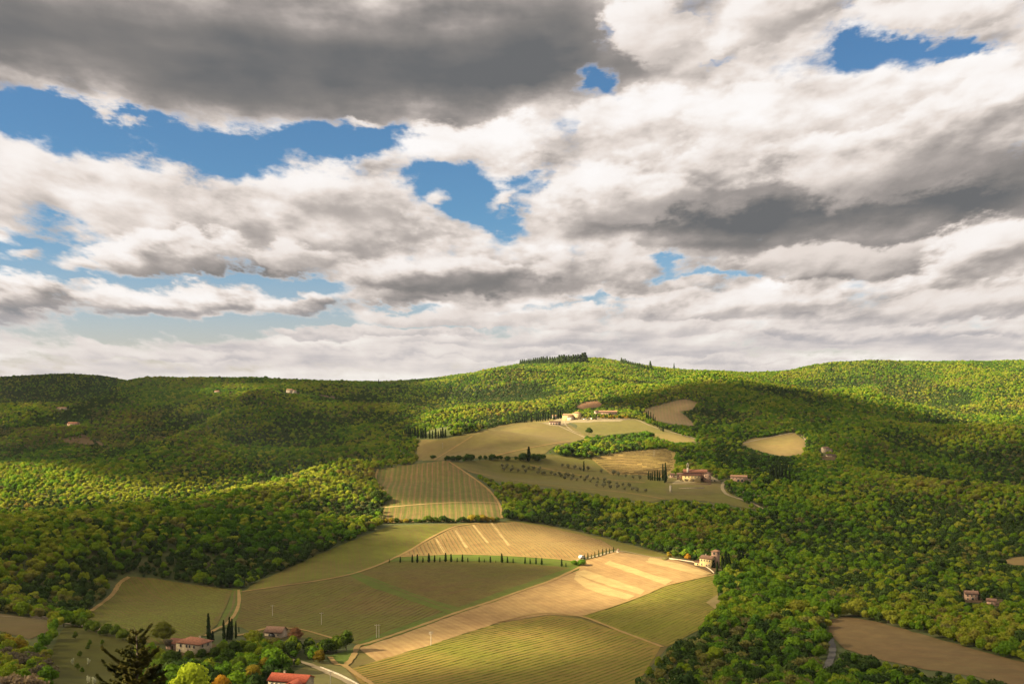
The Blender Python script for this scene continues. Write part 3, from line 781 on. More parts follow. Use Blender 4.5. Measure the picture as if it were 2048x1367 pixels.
track('dirt_track', [(935, 942), (1000, 955), (1080, 968), (1160, 976), (1250, 985), (1330, 998)], 2.6, DIRT, 0.5)
track('dirt_track', [(1060, 930), (1130, 945), (1210, 958), (1290, 965)], 2.4, DIRT, 0.5)

for q in ([(714, 1151), (762, 1167), (830, 1193), (908, 1223)], [(470, 1182), (466, 1212), (452, 1240), (440, 1258)]):
    track('wheel_rut', q, 1.6, MARGIN, 0.5)

# ------------------------------------------------------------------ vine rows: low lines of stakes and shoots standing on the fields
VINE = plain('vines', (0.10, 0.07, 0.025), 0.4, 0.4)
VINE_G = plain('vines_leafing', (0.085, 0.095, 0.012), 0.4, 0.4)

def vine_bank_rows(poly, ang, spacing, h, w, mat, seg=5.0, gap=0.06):
    c, s_ = math.cos(ang), math.sin(ang)
    u = poly[:, 0] * c + poly[:, 1] * s_
    v = -poly[:, 0] * s_ + poly[:, 1] * c
    V, Fq = [], []
    for r in np.arange(v.min() + spacing, v.max(), spacing):
        # crossings of this row with the outline
        cr = []
        for i in range(len(u)):
            j = (i + 1) % len(u)
            if (v[i] > r) != (v[j] > r):
                cr.append(u[i] + (r - v[i]) / (v[j] - v[i]) * (u[j] - u[i]))
        cr.sort()
        for a, b in zip(cr[::2], cr[1::2]):
            a += 3; b -= 3
            if b - a < 6:
                continue
            t = np.arange(a, b, seg)
            vv = r + rng.normal(0, 0.10, len(t))
            hh = h * (0.7 + 0.6 * rng.random(len(t)))
            x, y = t * c - vv * s_, t * s_ + vv * c
            z = hgt(x, y) + Z0 + 0.2
            k0 = len(V)
            for i in range(len(t)):
                V += [(x[i] + s_ * w / 2, y[i] - c * w / 2, z[i]), (x[i], y[i], z[i] + hh[i]), (x[i] - s_ * w / 2, y[i] + c * w / 2, z[i])]
            for i in range(len(t) - 1):
                if rng.random() < gap * 0.3:
                    continue
                k = k0 + 3 * i
                Fq += [(k, k + 3, k + 4, k + 1), (k + 1, k + 4, k + 5, k + 2)]
    if Fq:
        link('vine_bank_rows', mesh_np('vine_bank_rows', V, np.array(Fq)), mat, kind='stuff')

vine_bank_rows(P7, A7, 3.0, 0.26, 0.5, VINE_G)
vine_bank_rows(P1, A1, 3.0, 0.35, 0.5, VINE_G)
vine_bank_rows(P4, A4, 3.4, 0.35, 0.5, VINE)
vine_bank_rows(P10, A10, 5.6, 0.3, 1.0, VINE_G)
vine_bank_rows(P2b, A2, 3.2, 0.25, 0.4, VINE)
vine_bank_rows(P3, A3, 3.0, 0.2, 0.4, VINE)
vine_bank_rows(P8, A8, 2.8, 0.25, 0.4, VINE_G)
vine_bank_rows(P17, row_angle((1220, 925), (1340, 921)), 9.0, 1.1, 1.6, VINE, 7.0, 0.12)  # these rows are the banks of the terraces, not vines

# ------------------------------------------------------------------ the clouds towards the sun: broken cumulus whose shadows lie on the hills
# openings between them, named by the ground they leave in sunlight (outline in the photograph, how much sun, softness of the rim)
SUNLIT = [
    # the whole back ridge above the long shadow
    ([(850, 765), (1000, 700), (1200, 650), (2300, 640), (2300, 850), (2048, 840), (1985, 850), (1870, 838), (1790, 815), (1690, 788), (1600, 774), (1480, 764), (1390, 764), (1290, 784), (1180, 803), (1080, 828), (1000, 846), (930, 862), (850, 868), (835, 835), (880, 800), (905, 775)], 1.0, 9),
    ([(800, 775), (900, 760), (930, 800), (850, 830), (800, 830)], 0.35, 16),
    # hamlet and the top of its hill
    ([(960, 880), (1010, 850), (1080, 832), (1110, 822), (1270, 812), (1300, 835), (1340, 850), (1420, 880), (1390, 890), (1250, 880), (1310, 895), (1345, 905), (1340, 930), (1240, 935), (1180, 918), (1110, 912), (1060, 905), (985, 912), (1080, 880), (1050, 868)], 0.85, 9),
    ([(1070, 905), (1130, 868), (1260, 880), (1300, 905), (1200, 925)], 0.9, 8),
    ([(1510, 885), (1560, 866), (1620, 862), (1625, 905), (1540, 915)], 0.8, 12),
    ([(1470, 810), (1560, 830), (1620, 850), (1560, 850), (1480, 830)], 0.28, 14), ([(1380, 830), (1470, 840), (1500, 862), (1420, 860)], 0.30, 10),
    ([(1750, 870), (1700, 880), (1640, 870), (1660, 850), (1740, 850)], 0.22, 14),
    ([(1285, 822), (1370, 798), (1395, 806), (1360, 825), (1395, 850), (1320, 845)], 0.42, 8),
    ([(1885, 876), (1960, 858), (2100, 830), (2100, 866), (1960, 895), (1900, 905)], 0.42, 10),
    # abbey
    ([(1330, 935), (1420, 930), (1425, 965), (1335, 968)], 0.55, 12),
    # striped vineyard, lower half, and the wood beside it
    ([(600, 960), (740, 958), (790, 990), (830, 998), (1005, 1000), (1010, 1042), (880, 1046), (770, 1046), (735, 1052), (690, 1010), (620, 985)], 0.95, 8),
    # crest of the wooded spur, and the slope behind it on the left
    ([(-200, 935), (40, 925), (120, 930), (230, 955), (330, 968), (440, 965), (560, 945), (660, 930), (760, 915), (740, 945), (600, 965), (480, 985), (300, 1000), (150, 1015), (0, 1030), (-200, 1040)], 1.0, 8),
    # hump with the cypress row, and the ploughed land
    ([(765, 1058), (850, 1046), (1000, 1040), (1120, 1050), (1170, 1072), (1235, 1090), (1330, 1108), (1430, 1125), (1440, 1160), (1400, 1185), (1330, 1195), (1260, 1200), (1180, 1200), (1130, 1175), (1160, 1140), (1140, 1122), (1000, 1110), (880, 1108), (810, 1100), (870, 1078)], 1.0, 9),
    ([(1060, 1150), (1160, 1140), (1260, 1190), (1180, 1215), (1100, 1205), (1010, 1210)], 0.6, 14),
    # glow on the lower vineyard
    ([(860, 1272), (1010, 1236), (1160, 1250), (1180, 1278), (1060, 1306), (900, 1322)], 1.0, 20),
    ([(690, 1298), (850, 1258), (950, 1262), (900, 1316), (720, 1340)], 1.0, 14),
    ([(640, 1320), (720, 1310), (760, 1330), (780, 1400), (560, 1400), (580, 1345)], 0.55, 16),
    ([(335, 1312), (465, 1316), (465, 1420), (325, 1420)], 1.0, 10),
    # slips of light on the left hills
    ([(395, 782), (440, 768), (500, 768), (540, 776), (500, 788), (430, 790)], 0.75, 6), ([(565, 772), (598, 772), (598, 790), (565, 790)], 0.8, 5), ([(600, 795), (680, 800), (720, 830), (660, 830)], 0.35, 8),
    ([(40, 815), (110, 803), (125, 820), (60, 840), (-100, 860), (-100, 840)], 0.45, 10), ([(125, 838), (165, 836), (165, 852), (125, 852)], 0.6, 6),
    ([(300, 800), (450, 805), (570, 830), (420, 832)], 0.24, 12), ([(450, 900), (560, 890), (640, 898), (500, 915)], 0.22, 12), ([(1450, 1150), (1650, 1130), (1820, 1180), (1600, 1235)], 0.27, 30), ([(1700, 990), (1850, 985), (1900, 1020), (1750, 1030)], 0.26, 20), ([(1890, 1042), (1975, 1000), (2100, 955), (2100, 985), (1985, 1028), (1910, 1068)], 0.36, 10),
    ([(0, 870), (60, 880), (50, 905), (0, 895)], 0.3, 10),
    ([(1340, 1098), (1445, 1098), (1445, 1160), (1340, 1135)], 0.8, 8),
    ([(1410, 1150), (1450, 1150), (1450, 1230), (1400, 1250), (1300, 1200)], 0.45, 14),
]
BASE_SUN = 0.12
# thinner and thicker cloud elsewhere, some added to darken valleys and bring out relief: centre in the photograph, radii, change
VEIL = [(1750, 1080, 420, 170, 0.12), (1200, 1040, 220, 50, 0.06), (1560, 800, 300, 50, -0.10), (100, 770, 260, 40, -0.10), (1790, 905, 70, 30, -0.12), (640, 900, 200, 32, -0.09), (250, 1062, 340, 26, -0.07), (130, 930, 260, 14, -0.04), (300, 1130, 420, 80, -0.07), (600, 1200, 300, 60, 0.04), (1150, 1000, 200, 50, 0.05), (350, 860, 400, 60, -0.03), (1550, 1290, 220, 100, 0.04), (950, 1350, 300, 40, -0.05)]

def sunlight(px, py):
    T_ = np.full(px.shape, BASE_SUN)
    for a, b, ra, rb, k in VEIL:
        T_ += k * np.exp(-((px - a) / ra) ** 2 - ((py - b) / rb) ** 2)
    T0 = T_.copy()
    for poly, k, soft in SUNLIT:
        q = np.array(poly, float)
        d2 = np.full(px.shape, 1e12)
        for a, b in zip(q, np.roll(q, -1, 0)):
            ab = b - a
            t = np.clip(((px - a[0]) * ab[0] + (py - a[1]) * ab[1]) / (ab @ ab), 0, 1)
            d2 = np.minimum(d2, (px - a[0] - t * ab[0]) ** 2 + (py - a[1] - t * ab[1]) ** 2)
        sd = np.sqrt(d2) * np.where(inside(px, py, q), 1, -1)
        s_ = np.clip(sd / soft * 0.5 + 0.5, 0, 1)
        T_ = np.maximum(T_, T0 + (k - T0) * s_ * s_ * (3 - 2 * s_))
    return T_

CB = 1400.0           # height of the cloud base above the eye
cgx = np.arange(-2300, 2500, 16.0); cgy = np.arange(150, 4000, 16.0)
tx, ty = np.meshgrid(cgx, cgy)                  # feet of the sun rays on the level of the eye
wx, wy, wz = tx.copy(), ty.copy(), np.zeros_like(tx)
for _ in range(6):
    wz = hgt(wx, wy) + 4
    wx, wy = tx + S.x / S.z * wz, ty + S.y / S.z * wz
wyc = np.maximum(wy, 120)
lpx, lpy = pix(wx, wyc, wz)
thr = sunlight(lpx, lpy)
wob = vnoise(tx / 90, ty / 90, 5) * 0.10 + vnoise(tx / 40, ty / 40, 6) * 0.05
thr = np.clip(np.where((thr > BASE_SUN + 0.15) & (thr < 0.97), thr + wob, thr + wob * 0.35), 0.05, 1)
cxw, cyw = tx + S.x / S.z * CB, ty + S.y / S.z * CB
lay = 1 - np.sqrt(thr)                          # each of the two faces of a cloud holds back its share
ncx, ncy = len(cgx), len(cgy)
thick = np.clip(1 - thr, 0, 1) ** 0.7
top = CB + 12 + thick * (190 + 90 * vnoise(tx / 260, ty / 260, 8) + 45 * vnoise(tx / 90, ty / 90, 9))
bot = CB - thick * (14 + 10 * vnoise(tx / 150, ty / 150, 10))
# the upper face is shifted along the sun ray so that it shades the same ground
off = (top - CB)
Vt = np.stack([(cxw + S.x / S.z * off).ravel(), (cyw + S.y / S.z * off).ravel(), top.ravel() + Z0], 1)
Vb = np.stack([cxw.ravel(), cyw.ravel(), bot.ravel() + Z0], 1)
qi = (np.arange(ncy - 1)[:, None] * ncx + np.arange(ncx - 1)[None]).ravel()
keep = (thr[:-1, :-1] < 0.97).ravel() | (thr[1:, 1:] < 0.97).ravel() | (thr[1:, :-1] < 0.97).ravel() | (thr[:-1, 1:] < 0.97).ravel()
qi = qi[keep]
Qt = np.stack([qi, qi + 1, qi + ncx + 1, qi + ncx], 1)
Qb = Qt[:, ::-1] + ncx * ncy
cm, T = new_mat('cloud')
at_ = T.node('ShaderNodeAttribute', attribute_name='cover')
dif = T.node('ShaderNodeBsdfDiffuse'); dif.inputs[0].default_value = (0.85, 0.85, 0.86, 1)
trl = T.node('ShaderNodeBsdfTranslucent'); trl.inputs[0].default_value = (0.85, 0.85, 0.86, 1)
ms1 = T.node('ShaderNodeMixShader'); ms1.inputs[0].default_value = 0.45
T.l.new(dif.outputs[0], ms1.inputs[1]); T.l.new(trl.outputs[0], ms1.inputs[2])
tr = T.node('ShaderNodeBsdfTransparent')
ms2 = T.node('ShaderNodeMixShader')
T.l.new(at_.outputs['Fac'], ms2.inputs[0]); T.l.new(tr.outputs[0], ms2.inputs[1]); T.l.new(ms1.outputs[0], ms2.inputs[2])
T.l.new(ms2.outputs[0], T.node('ShaderNodeOutputMaterial').inputs[0])
cme = mesh_np('clouds', np.concatenate([Vt, Vb]), np.concatenate([Qt, Qb]), True)
da = cme.attributes.new('cover', 'FLOAT', 'POINT')
da.data.foreach_set('value', np.concatenate([lay.ravel(), lay.ravel()]).astype(np.float32))
link('clouds', cme, cm, kind='stuff')

# ------------------------------------------------------------------ foliage
def leaf_mat(name, stops, patch=0.5, transl=0.42):
    """each tree its own tint, drawn from broad patches of like trees, flecked within the crown"""
    m, T = new_mat(name)
    oi = T.node('ShaderNodeObjectInfo')
    pn = T.noise(oi.outputs['Location'], scale=0.0055, detail=4, rough=0.65)
    f = T.m('ADD', T.m('MULTIPLY', T.m('SUBTRACT', T.m('MULTIPLY', pn, 1.0), 0.5), patch * 2.6), T.m('ADD', 0.5, T.m('MULTIPLY', T.m('SUBTRACT', oi.outputs['Random'], 0.5), 0.50)))
    gp = T.node('ShaderNodeNewGeometry').outputs['Position']
    fl = T.noise(gp, scale=1.1, detail=2, rough=0.6)
    f = T.m('ADD', f, T.m('MULTIPLY', T.m('SUBTRACT', fl, 0.5), 0.35), clamp=True)
    col = T.ramp(f, stops)
    v = T.m('ADD', 1.06, T.m('MULTIPLY', T.m('FRACT', T.m('MULTIPLY', oi.outputs['Random'], 37.7)), 0.30))
    col = T.mix(1.0, col, T.xyz(v, v, v), 'MULTIPLY')
    d = T.node('ShaderNodeBsdfDiffuse'); T.put(d.inputs[0], col)
    t = T.node('ShaderNodeBsdfTranslucent'); T.put(t.inputs[0], T.mix(1.0, col, (1.1, 1.1, 0.7), 'MULTIPLY'))
    x = T.node('ShaderNodeMixShader'); x.inputs[0].default_value = transl
    T.l.new(d.outputs[0], x.inputs[1]); T.l.new(t.outputs[0], x.inputs[2])
    T.l.new(x.outputs[0], T.node('ShaderNodeOutputMaterial').inputs[0])
    return m

LEAF = leaf_mat('spring_leaves', [(0.0, (0.040, 0.090, 0.014)), (0.25, (0.062, 0.128, 0.013)), (0.48, (0.102, 0.174, 0.013)), (0.68, (0.166, 0.206, 0.016)), (0.86, (0.204, 0.206, 0.026)), (0.95, (0.178, 0.155, 0.036)), (1.0, (0.172, 0.115, 0.032))], 0.7)
LEAF_D = leaf_mat('evergreen_leaves', [(0.0, (0.018, 0.034, 0.012)), (0.5, (0.030, 0.052, 0.012)), (1.0, (0.050, 0.066, 0.016))], 0.3, 0.2)
TWIG = leaf_mat('budding_twigs', [(0.0, (0.105, 0.090, 0.050)), (0.4, (0.115, 0.112, 0.035)), (0.7, (0.135, 0.130, 0.030)), (1.0, (0.145, 0.115, 0.045))], 0.4, 0.3)
CYP = leaf_mat('cypress_leaves', [(0.0, (0.010, 0.018, 0.008)), (0.5, (0.016, 0.026, 0.009)), (1.0, (0.024, 0.032, 0.010))], 0.3, 0.1)
OLIVE = leaf_mat('olive_leaves', [(0.0, (0.090, 0.090, 0.050)), (0.5, (0.125, 0.120, 0.065)), (1.0, (0.150, 0.130, 0.075))], 0.3, 0.2)
BARK = plain('bark', (0.075, 0.055, 0.04), 0.3, 3.0)

def tint(name, a, b):
    return leaf_mat(name, [(0.2, a), (0.8, b)], 0.2, 0.35)

ICO = None
def ico(sub):
    bm = bmesh.new(); bmesh.ops.create_icosphere(bm, subdivisions=sub, radius=1.0)
    V = np.array([v.co[:] for v in bm.verts]); Fc = np.array([[v.index for v in f.verts] for f in bm.faces]); bm.free()
    return V, Fc
ICO1 = ico(1)

def leaf_quads(r_, centers, normals, size, jit=0.9):
    """irregular leaf-clump faces round given points"""
    n_ = len(centers)
    nr = normals + r_.normal(0, jit * 0.5, normals.shape)
    nr /= np.linalg.norm(nr, axis=1)[:, None] + 1e-9
    h = r_.normal(size=(n_, 3))
    t1 = np.cross(nr, h); t1 /= np.linalg.norm(t1, axis=1)[:, None] + 1e-9
    t2 = np.cross(nr, t1)
    s_ = size * (0.6 + 0.8 * r_.random(n_))[:, None]
    c4 = []
    for a in range(4):
        an = a * math.pi / 2
        rr = 0.75 + 0.5 * r_.random((n_, 1))
        c4.append(centers + s_ * rr * (t1 * math.cos(an) + t2 * math.sin(an)))
    V = np.stack(c4, 1).reshape(-1, 3)
    Fq = np.arange(n_ * 4).reshape(-1, 4)
    return V, Fq

def crown_mesh(name, seed, rad, z0, z1, lobes, per, size, core=0.78, airy=0.0):
    r_ = np.random.default_rng(seed)
    V, Fq, Ft, base = [], [], [], 0
    zc, zr = (z0 + z1) / 2, (z1 - z0) / 2
    for i in range(lobes):
        # lobes spread through an egg-shaped volume
        u = r_.normal(size=3); u /= np.linalg.norm(u)
        k = 0.35 + 0.35 * r_.random() if i else 0.0
        lr = rad * (0.42 + 0.26 * r_.random()) * (1.15 if i == 0 else 1)
        c = np.array([u[0] * rad * k * 1.1, u[1] * rad * k * 1.1, zc + u[2] * zr * k * 0.9])
        sz = np.array([1, 1, 0.85]) * lr
        d = r_.normal(size=(per, 3)); d /= np.linalg.norm(d, axis=1)[:, None]
        rr = (1 - airy * r_.random((per, 1)))
        v, f = leaf_quads(r_, c + d * sz * rr, d, size)
        V.append(v); Fq += [tuple(q + base) for q in f]; base += len(v)
        if core > 0:
            iv = ICO1[0] * (1 + 0.15 * r_.normal(size=(len(ICO1[0]), 1)))
            V.append(c + iv * sz * core); Fq += [tuple(q + base) for q in ICO1[1]]; base += len(iv)
    return mesh_np(name, np.concatenate(V), Fq)

def tube(pts_, rads, n_=6):
    V, Fc = [], []
    pts_ = [np.array(p_, float) for p_ in pts_]
    for i, p_ in enumerate(pts_):
        d = pts_[min(i + 1, len(pts_) - 1)] - pts_[max(i - 1, 0)]
        d /= np.linalg.norm(d) + 1e-9
        a = np.cross(d, [0.3, 1, 0.2]); a /= np.linalg.norm(a); b = np.cross(d, a)
        for k in range(n_):
            t = 2 * math.pi * k / n_
            V.append(p_ + rads[i] * (a * math.cos(t) + b * math.sin(t)))
    for i in range(len(pts_) - 1):
        for k in range(n_):
            Fc.append((i * n_ + k, i * n_ + (k + 1) % n_, (i + 1) * n_ + (k + 1) % n_, (i + 1) * n_ + k))
    return V, Fc

def trunk_mesh(name, seed, h, r0, limbs, spread):
    r_ = np.random.default_rng(seed)
    V, Fc = tube([(0, 0, -1.2), (0, 0, 0.3), (0.1, 0.05, h * 0.45), (0.15, 0.1, h)], [r0 * 1.4, r0, r0 * 0.75, r0 * 0.3])
    for i in range(limbs):
        a = 2 * math.pi * (i + r_.random() * 0.6) / limbs
        z = h * (0.35 + 0.45 * r_.random())
        e = np.array([math.cos(a) * spread, math.sin(a) * spread, z + h * 0.35])
        v, f = tube([(0.1, 0.05, z), e * [0.55, 0.55, 1] - [0, 0, h * 0.12], e], [r0 * 0.45, r0 * 0.3, r0 * 0.1], 5)
        k = len(V); V += v; Fc += [tuple(q + k for q in ff) for ff in f]
    return mesh_np(name, V, Fc)

# prototypes of the broadleaf trees (height about 8 m)
CROWNS = [crown_mesh('broadleaf_crown', 1, 3.7, 1.4, 8.2, 9, 84, 0.44, 0.74, 0.12), crown_mesh('broadleaf_crown', 2, 3.3, 1.2, 9.2, 10, 80, 0.42, 0.74, 0.12),
          crown_mesh('broadleaf_crown', 3, 4.2, 1.2, 7.6, 11, 84, 0.45, 0.74, 0.12), crown_mesh('broadleaf_crown', 4, 2.9, 1.0, 8.0, 8, 84, 0.40, 0.74, 0.12)]
TRUNKS = [trunk_mesh('broadleaf_trunk', 20 + i, 5.2, 0.24, 5, 2.0) for i in range(4)]
TWIGGY = crown_mesh('budding_crown', 7, 3.5, 1.5, 8.6, 9, 60, 0.42, 0.45, 0.7)
EVERG = crown_mesh('evergreen_crown', 8, 3.6, 0.6, 7.4, 8, 50, 0.60)
for c_ in CROWNS: c_.materials.append(LEAF)
for c_ in TRUNKS: c_.materials.append(BARK)
TWIGGY.materials.append(TWIG); EVERG.materials.append(LEAF_D)

def conifer_mesh(name, seed, h, r0, tiers, per):
    r_ = np.random.default_rng(seed)
    V, Fq, base = [], [], 0
    for i in range(tiers):
        t = i / (tiers - 1)
        z = h * (0.10 + 0.88 * t); rr = r0 * (1 - t) ** 0.8 + 0.10
        n_ = max(5, int(per * (1 - 0.75 * t)))
        a = r_.random(n_) * 2 * math.pi; k = np.sqrt(r_.random(n_))
        c = np.stack([np.cos(a) * rr * k, np.sin(a) * rr * k, z - 0.25 * rr * k + r_.normal(0, h * 0.02, n_)], 1)
        nr = np.stack([np.cos(a) * 0.7, np.sin(a) * 0.7, np.full(n_, 0.7)], 1)
        v, f = leaf_quads(r_, c, nr, h * 0.055)
        V.append(v); Fq += [tuple(q + base) for q in f]; base += len(v)
    return mesh_np(name, np.concatenate(V), Fq)

def cypress_mesh(name, seed, h, r0, n_):
    r_ = np.random.default_rng(seed)
    t = r_.random(n_) ** 0.9
    rr = r0 * np.minimum(1, (t / 0.16) ** 0.6) * (1 - t) ** 0.55 * (1 + 0.12 * np.sin(t * 23 + seed))
    a = r_.random(n_) * 2 * math.pi
    k = 0.72 + 0.3 * r_.random(n_)
    c = np.stack([np.cos(a) * rr * k, np.sin(a) * rr * k, 0.25 + t * (h - 0.25)], 1)
    nr = np.stack([np.cos(a), np.sin(a), np.full(n_, 0.35)], 1)
    v, f = leaf_quads(r_, c, nr, 0.30 * h / 9)
    # upright core
    ts = np.linspace(0, 1, 9)
    cr = r0 * np.minimum(1, (np.maximum(ts, 0.02) / 0.16) ** 0.6) * (1 - ts * 0.995) ** 0.55 * 0.78
    v2, f2 = tube([(0, 0, 0.25 + q * (h - 0.5)) for q in ts], list(cr + 0.01), 8)
    b_ = len(v)
    return mesh_np(name, np.concatenate([v, np.array(v2)]), [tuple(q) for q in f] + [tuple(i + b_ for i in q) for q in f2])

CONIF = conifer_mesh('conifer_crown', 9, 10.0, 2.4, 15, 34); CONIF.materials.append(LEAF_D)
CYPS = [cypress_mesh('cypress_crown', s_, 9.0, 1.0, 420) for s_ in (1, 2, 3)]
for c_ in CYPS: c_.materials.append(CYP)
CTRUNK = mesh_np('cypress_trunk', *tube([(0, 0, -1.0), (0, 0, 0.3), (0, 0, 3.0)], [0.24, 0.2, 0.12])); CTRUNK.materials.append(BARK)
OLIVES = [crown_mesh('olive_crown', 40 + i, 1.9, 0.9, 4.2, 6, 40, 0.34, 0.6, 0.4) for i in range(2)]
for c_ in OLIVES: c_.materials.append(OLIVE)
OTRUNK = trunk_mesh('olive_trunk', 33, 2.4, 0.2, 4, 0.9); OTRUNK.materials.append(BARK)

def make_tree(name, crown, trunk, label, cat, loc, rz=0.0, sc=1.0, group=None, mat=None):
    t = thing(name, label, cat, loc, rz, group)
    t.scale = (sc, sc, sc) if not isinstance(sc, (tuple, list)) else sc
    c_ = link('crown', crown, None, t)
    if mat is not None:
        c_.material_slots[0].link = 'OBJECT'
        c_.material_slots[0].material = mat
    link('trunk', trunk, None, t)
    return t

# ------------------------------------------------------------------ where the woods stand
KEEP = []            # parts of the photograph where a thing must not be hidden: (outline, distance of the thing)

# ------------------------------------------------------------------ houses
def stone(name, col):
    m, T = new_mat(name)
    p = T.node('ShaderNodeTexCoord').outputs['Object']
    v = T.node('ShaderNodeTexVoronoi'); T.put(v.inputs['Vector'], T.vm('MULTIPLY', p, (1.0, 1.0, 1.9))); v.inputs['Scale'].default_value = 1.6
    nz = T.noise(p, scale=0.6, detail=5, rough=0.6)
    f = T.m('ADD', T.m('MULTIPLY', nz, 0.7), T.m('MULTIPLY', T.sep(v.outputs['Color'])[0], 0.3))
    lo = tuple(c * 0.72 for c in col); hi = tuple(min(1, c * 1.22) for c in col)
    out_diff(T, T.ramp(f, [(0.3, lo), (0.7, hi)]), 0.95, (v.outputs['Distance'], 0.3, 0.06))
    return m

def tiles(name, col):
    m, T = new_mat(name)
    p = T.node('ShaderNodeTexCoord').outputs['Object']
    x, y, z = T.sep(p)
    wv_ = T.m('ADD', T.m('MULTIPLY', T.m('SINE', T.m('MULTIPLY', x, 14.0)), 0.5), 0.5)
    nz = T.noise(p, scale=1.3, detail=5, rough=0.7)
    lo = tuple(c * 0.62 for c in col); hi = tuple(min(1, c * 1.35) for c in col)
    out_diff(T, T.ramp(nz, [(0.3, lo), (0.72, hi)]), 0.9, (wv_, 0.5, 0.08))
    return m

W_CREAM = stone('cream_plaster', (0.34, 0.27, 0.17)); W_YEL = stone('yellow_plaster', (0.42, 0.31, 0.14)); W_STONE = stone('field_stone', (0.36, 0.28, 0.19)); W_PINK = stone('pink_stone', (0.32, 0.20, 0.14)); W_PALE = stone('pale_plaster', (0.38, 0.32, 0.24))
R_TERRA = tiles('terracotta_tiles', (0.30, 0.13, 0.075)); R_BROWN = tiles('weathered_tiles', (0.22, 0.125, 0.08)); R_RED = tiles('red_tiles', (0.36, 0.085, 0.045)); R_LIGHT = tiles('sunbleached_tiles', (0.42, 0.23, 0.13))
PANE = plain('dark_pane', (0.02, 0.02, 0.022), 0.2, 1, 0.3)
FRAME = plain('stone_frame', (0.40, 0.33, 0.25), 0.15)
WOOD = plain('old_wood', (0.10, 0.06, 0.035), 0.3)
IVY = leaf_mat('ivy_leaves', [(0.2, (0.015, 0.028, 0.010)), (0.8, (0.035, 0.05, 0.012))], 0.3, 0.1)

def box_v(x0, x1, y0, y1, z0, z1):
    V = [(x0, y0, z0), (x1, y0, z0), (x1, y1, z0), (x0, y1, z0), (x0, y0, z1), (x1, y0, z1), (x1, y1, z1), (x0, y1, z1)]
    Fc = [(0, 3, 2, 1), (4, 5, 6, 7), (0, 1, 5, 4), (1, 2, 6, 5), (2, 3, 7, 6), (3, 0, 4, 7)]
    return V, Fc

def merge(*parts):
    V, Fc = [], []
    for v, f in parts:
        k = len(V); V += [tuple(q) for q in v]; Fc += [tuple(i + k for i in q) for q in f]
    return V, Fc

def wall_body(w, d, h, roof, rise, x0=0.0, y0=0.0, ridge='x'):
    """walls of one block, with gables where the roof needs them"""
    V, Fc = box_v(x0 - w / 2, x0 + w / 2, y0 - d / 2, y0 + d / 2, -3.0, h)
    if roof == 'gable':
        Fc = [f for f in Fc if f != (4, 5, 6, 7)]
        if ridge == 'x':
            V += [(x0 - w / 2, y0, h + rise), (x0 + w / 2, y0, h + rise)]
            Fc += [(7, 4, 8), (5, 6, 9), (4, 5, 9, 8), (6, 7, 8, 9)]
        else:
            V += [(x0, y0 - d / 2, h + rise), (x0, y0 + d / 2, h + rise)]
            Fc += [(4, 5, 8), (6, 7, 9), (5, 6, 9, 8), (7, 4, 8, 9)]
    return V, Fc

def roof_body(w, d, h, roof, rise, x0=0.0, y0=0.0, ridge='x', eave=0.5, th=0.22):
    e = eave
    a, b = w / 2 + e, d / 2 + e
    hz_ = h - rise * e / (d / 2 if ridge == 'x' else w / 2)
    if roof == 'gable':
        lo = [(-a, -b, hz_), (a, -b, hz_), (a, b, hz_), (-a, b, hz_)]
        rg = [(-a, 0, h + rise), (a, 0, h + rise)] if ridge == 'x' else [(0, -b, h + rise), (0, b, h + rise)]
        fs = [(0, 1, 5, 4), (2, 3, 4, 5)] if ridge == 'x' else [(1, 2, 5, 4), (3, 0, 4, 5)]
    elif roof == 'hip':
        k = max(0.05, (w - d) / 2) if ridge == 'x' else 0
        lo = [(-a, -b, hz_), (a, -b, hz_), (a, b, hz_), (-a, b, hz_)]
        rg = [(-k, 0, h + rise), (k, 0, h + rise)]
        fs = [(0, 1, 5, 4), (2, 3, 4, 5), (1, 2, 5), (3, 0, 4)]
    else:                                            # lean-to, falling towards the front
        lo = [(-a, -b, h - 0.15), (a, -b, h - 0.15), (a, b, h + rise), (-a, b, h + rise)]
        rg = []
        fs = [(0, 1, 2, 3)]
    P_ = lo + rg
    n_ = len(P_)
    V = [(x0 + p_[0], y0 + p_[1], p_[2] + 0.03) for p_ in P_] + [(x0 + p_[0], y0 + p_[1], p_[2] + 0.03 + th) for p_ in P_]
    Fc = [tuple(reversed(f)) for f in fs] + [tuple(i + n_ for i in f) for f in fs]
    # close the rim
    from collections import Counter
    ed = Counter()
    for f in fs:
        for i in range(len(f)):
            ed[tuple(sorted((f[i], f[(i + 1) % len(f)])))] += 1
    for (i, j), c_ in ed.items():
        if c_ == 1:
            Fc.append((i, j, j + n_, i + n_))
    return V, Fc

def face_mat(face, w, d, u, z, off):
    if face == 'front': return Matrix.Translation((u, -d / 2 - off, z))
    if face == 'back': return Matrix.Translation((u, d / 2 + off, z)) @ Matrix.Rotation(math.pi, 4, 'Z')
    if face == 'right': return Matrix.Translation((w / 2 + off, u, z)) @ Matrix.Rotation(math.pi / 2, 4, 'Z')
    return Matrix.Translation((-w / 2 - off, u, z)) @ Matrix.Rotation(-math.pi / 2, 4, 'Z')

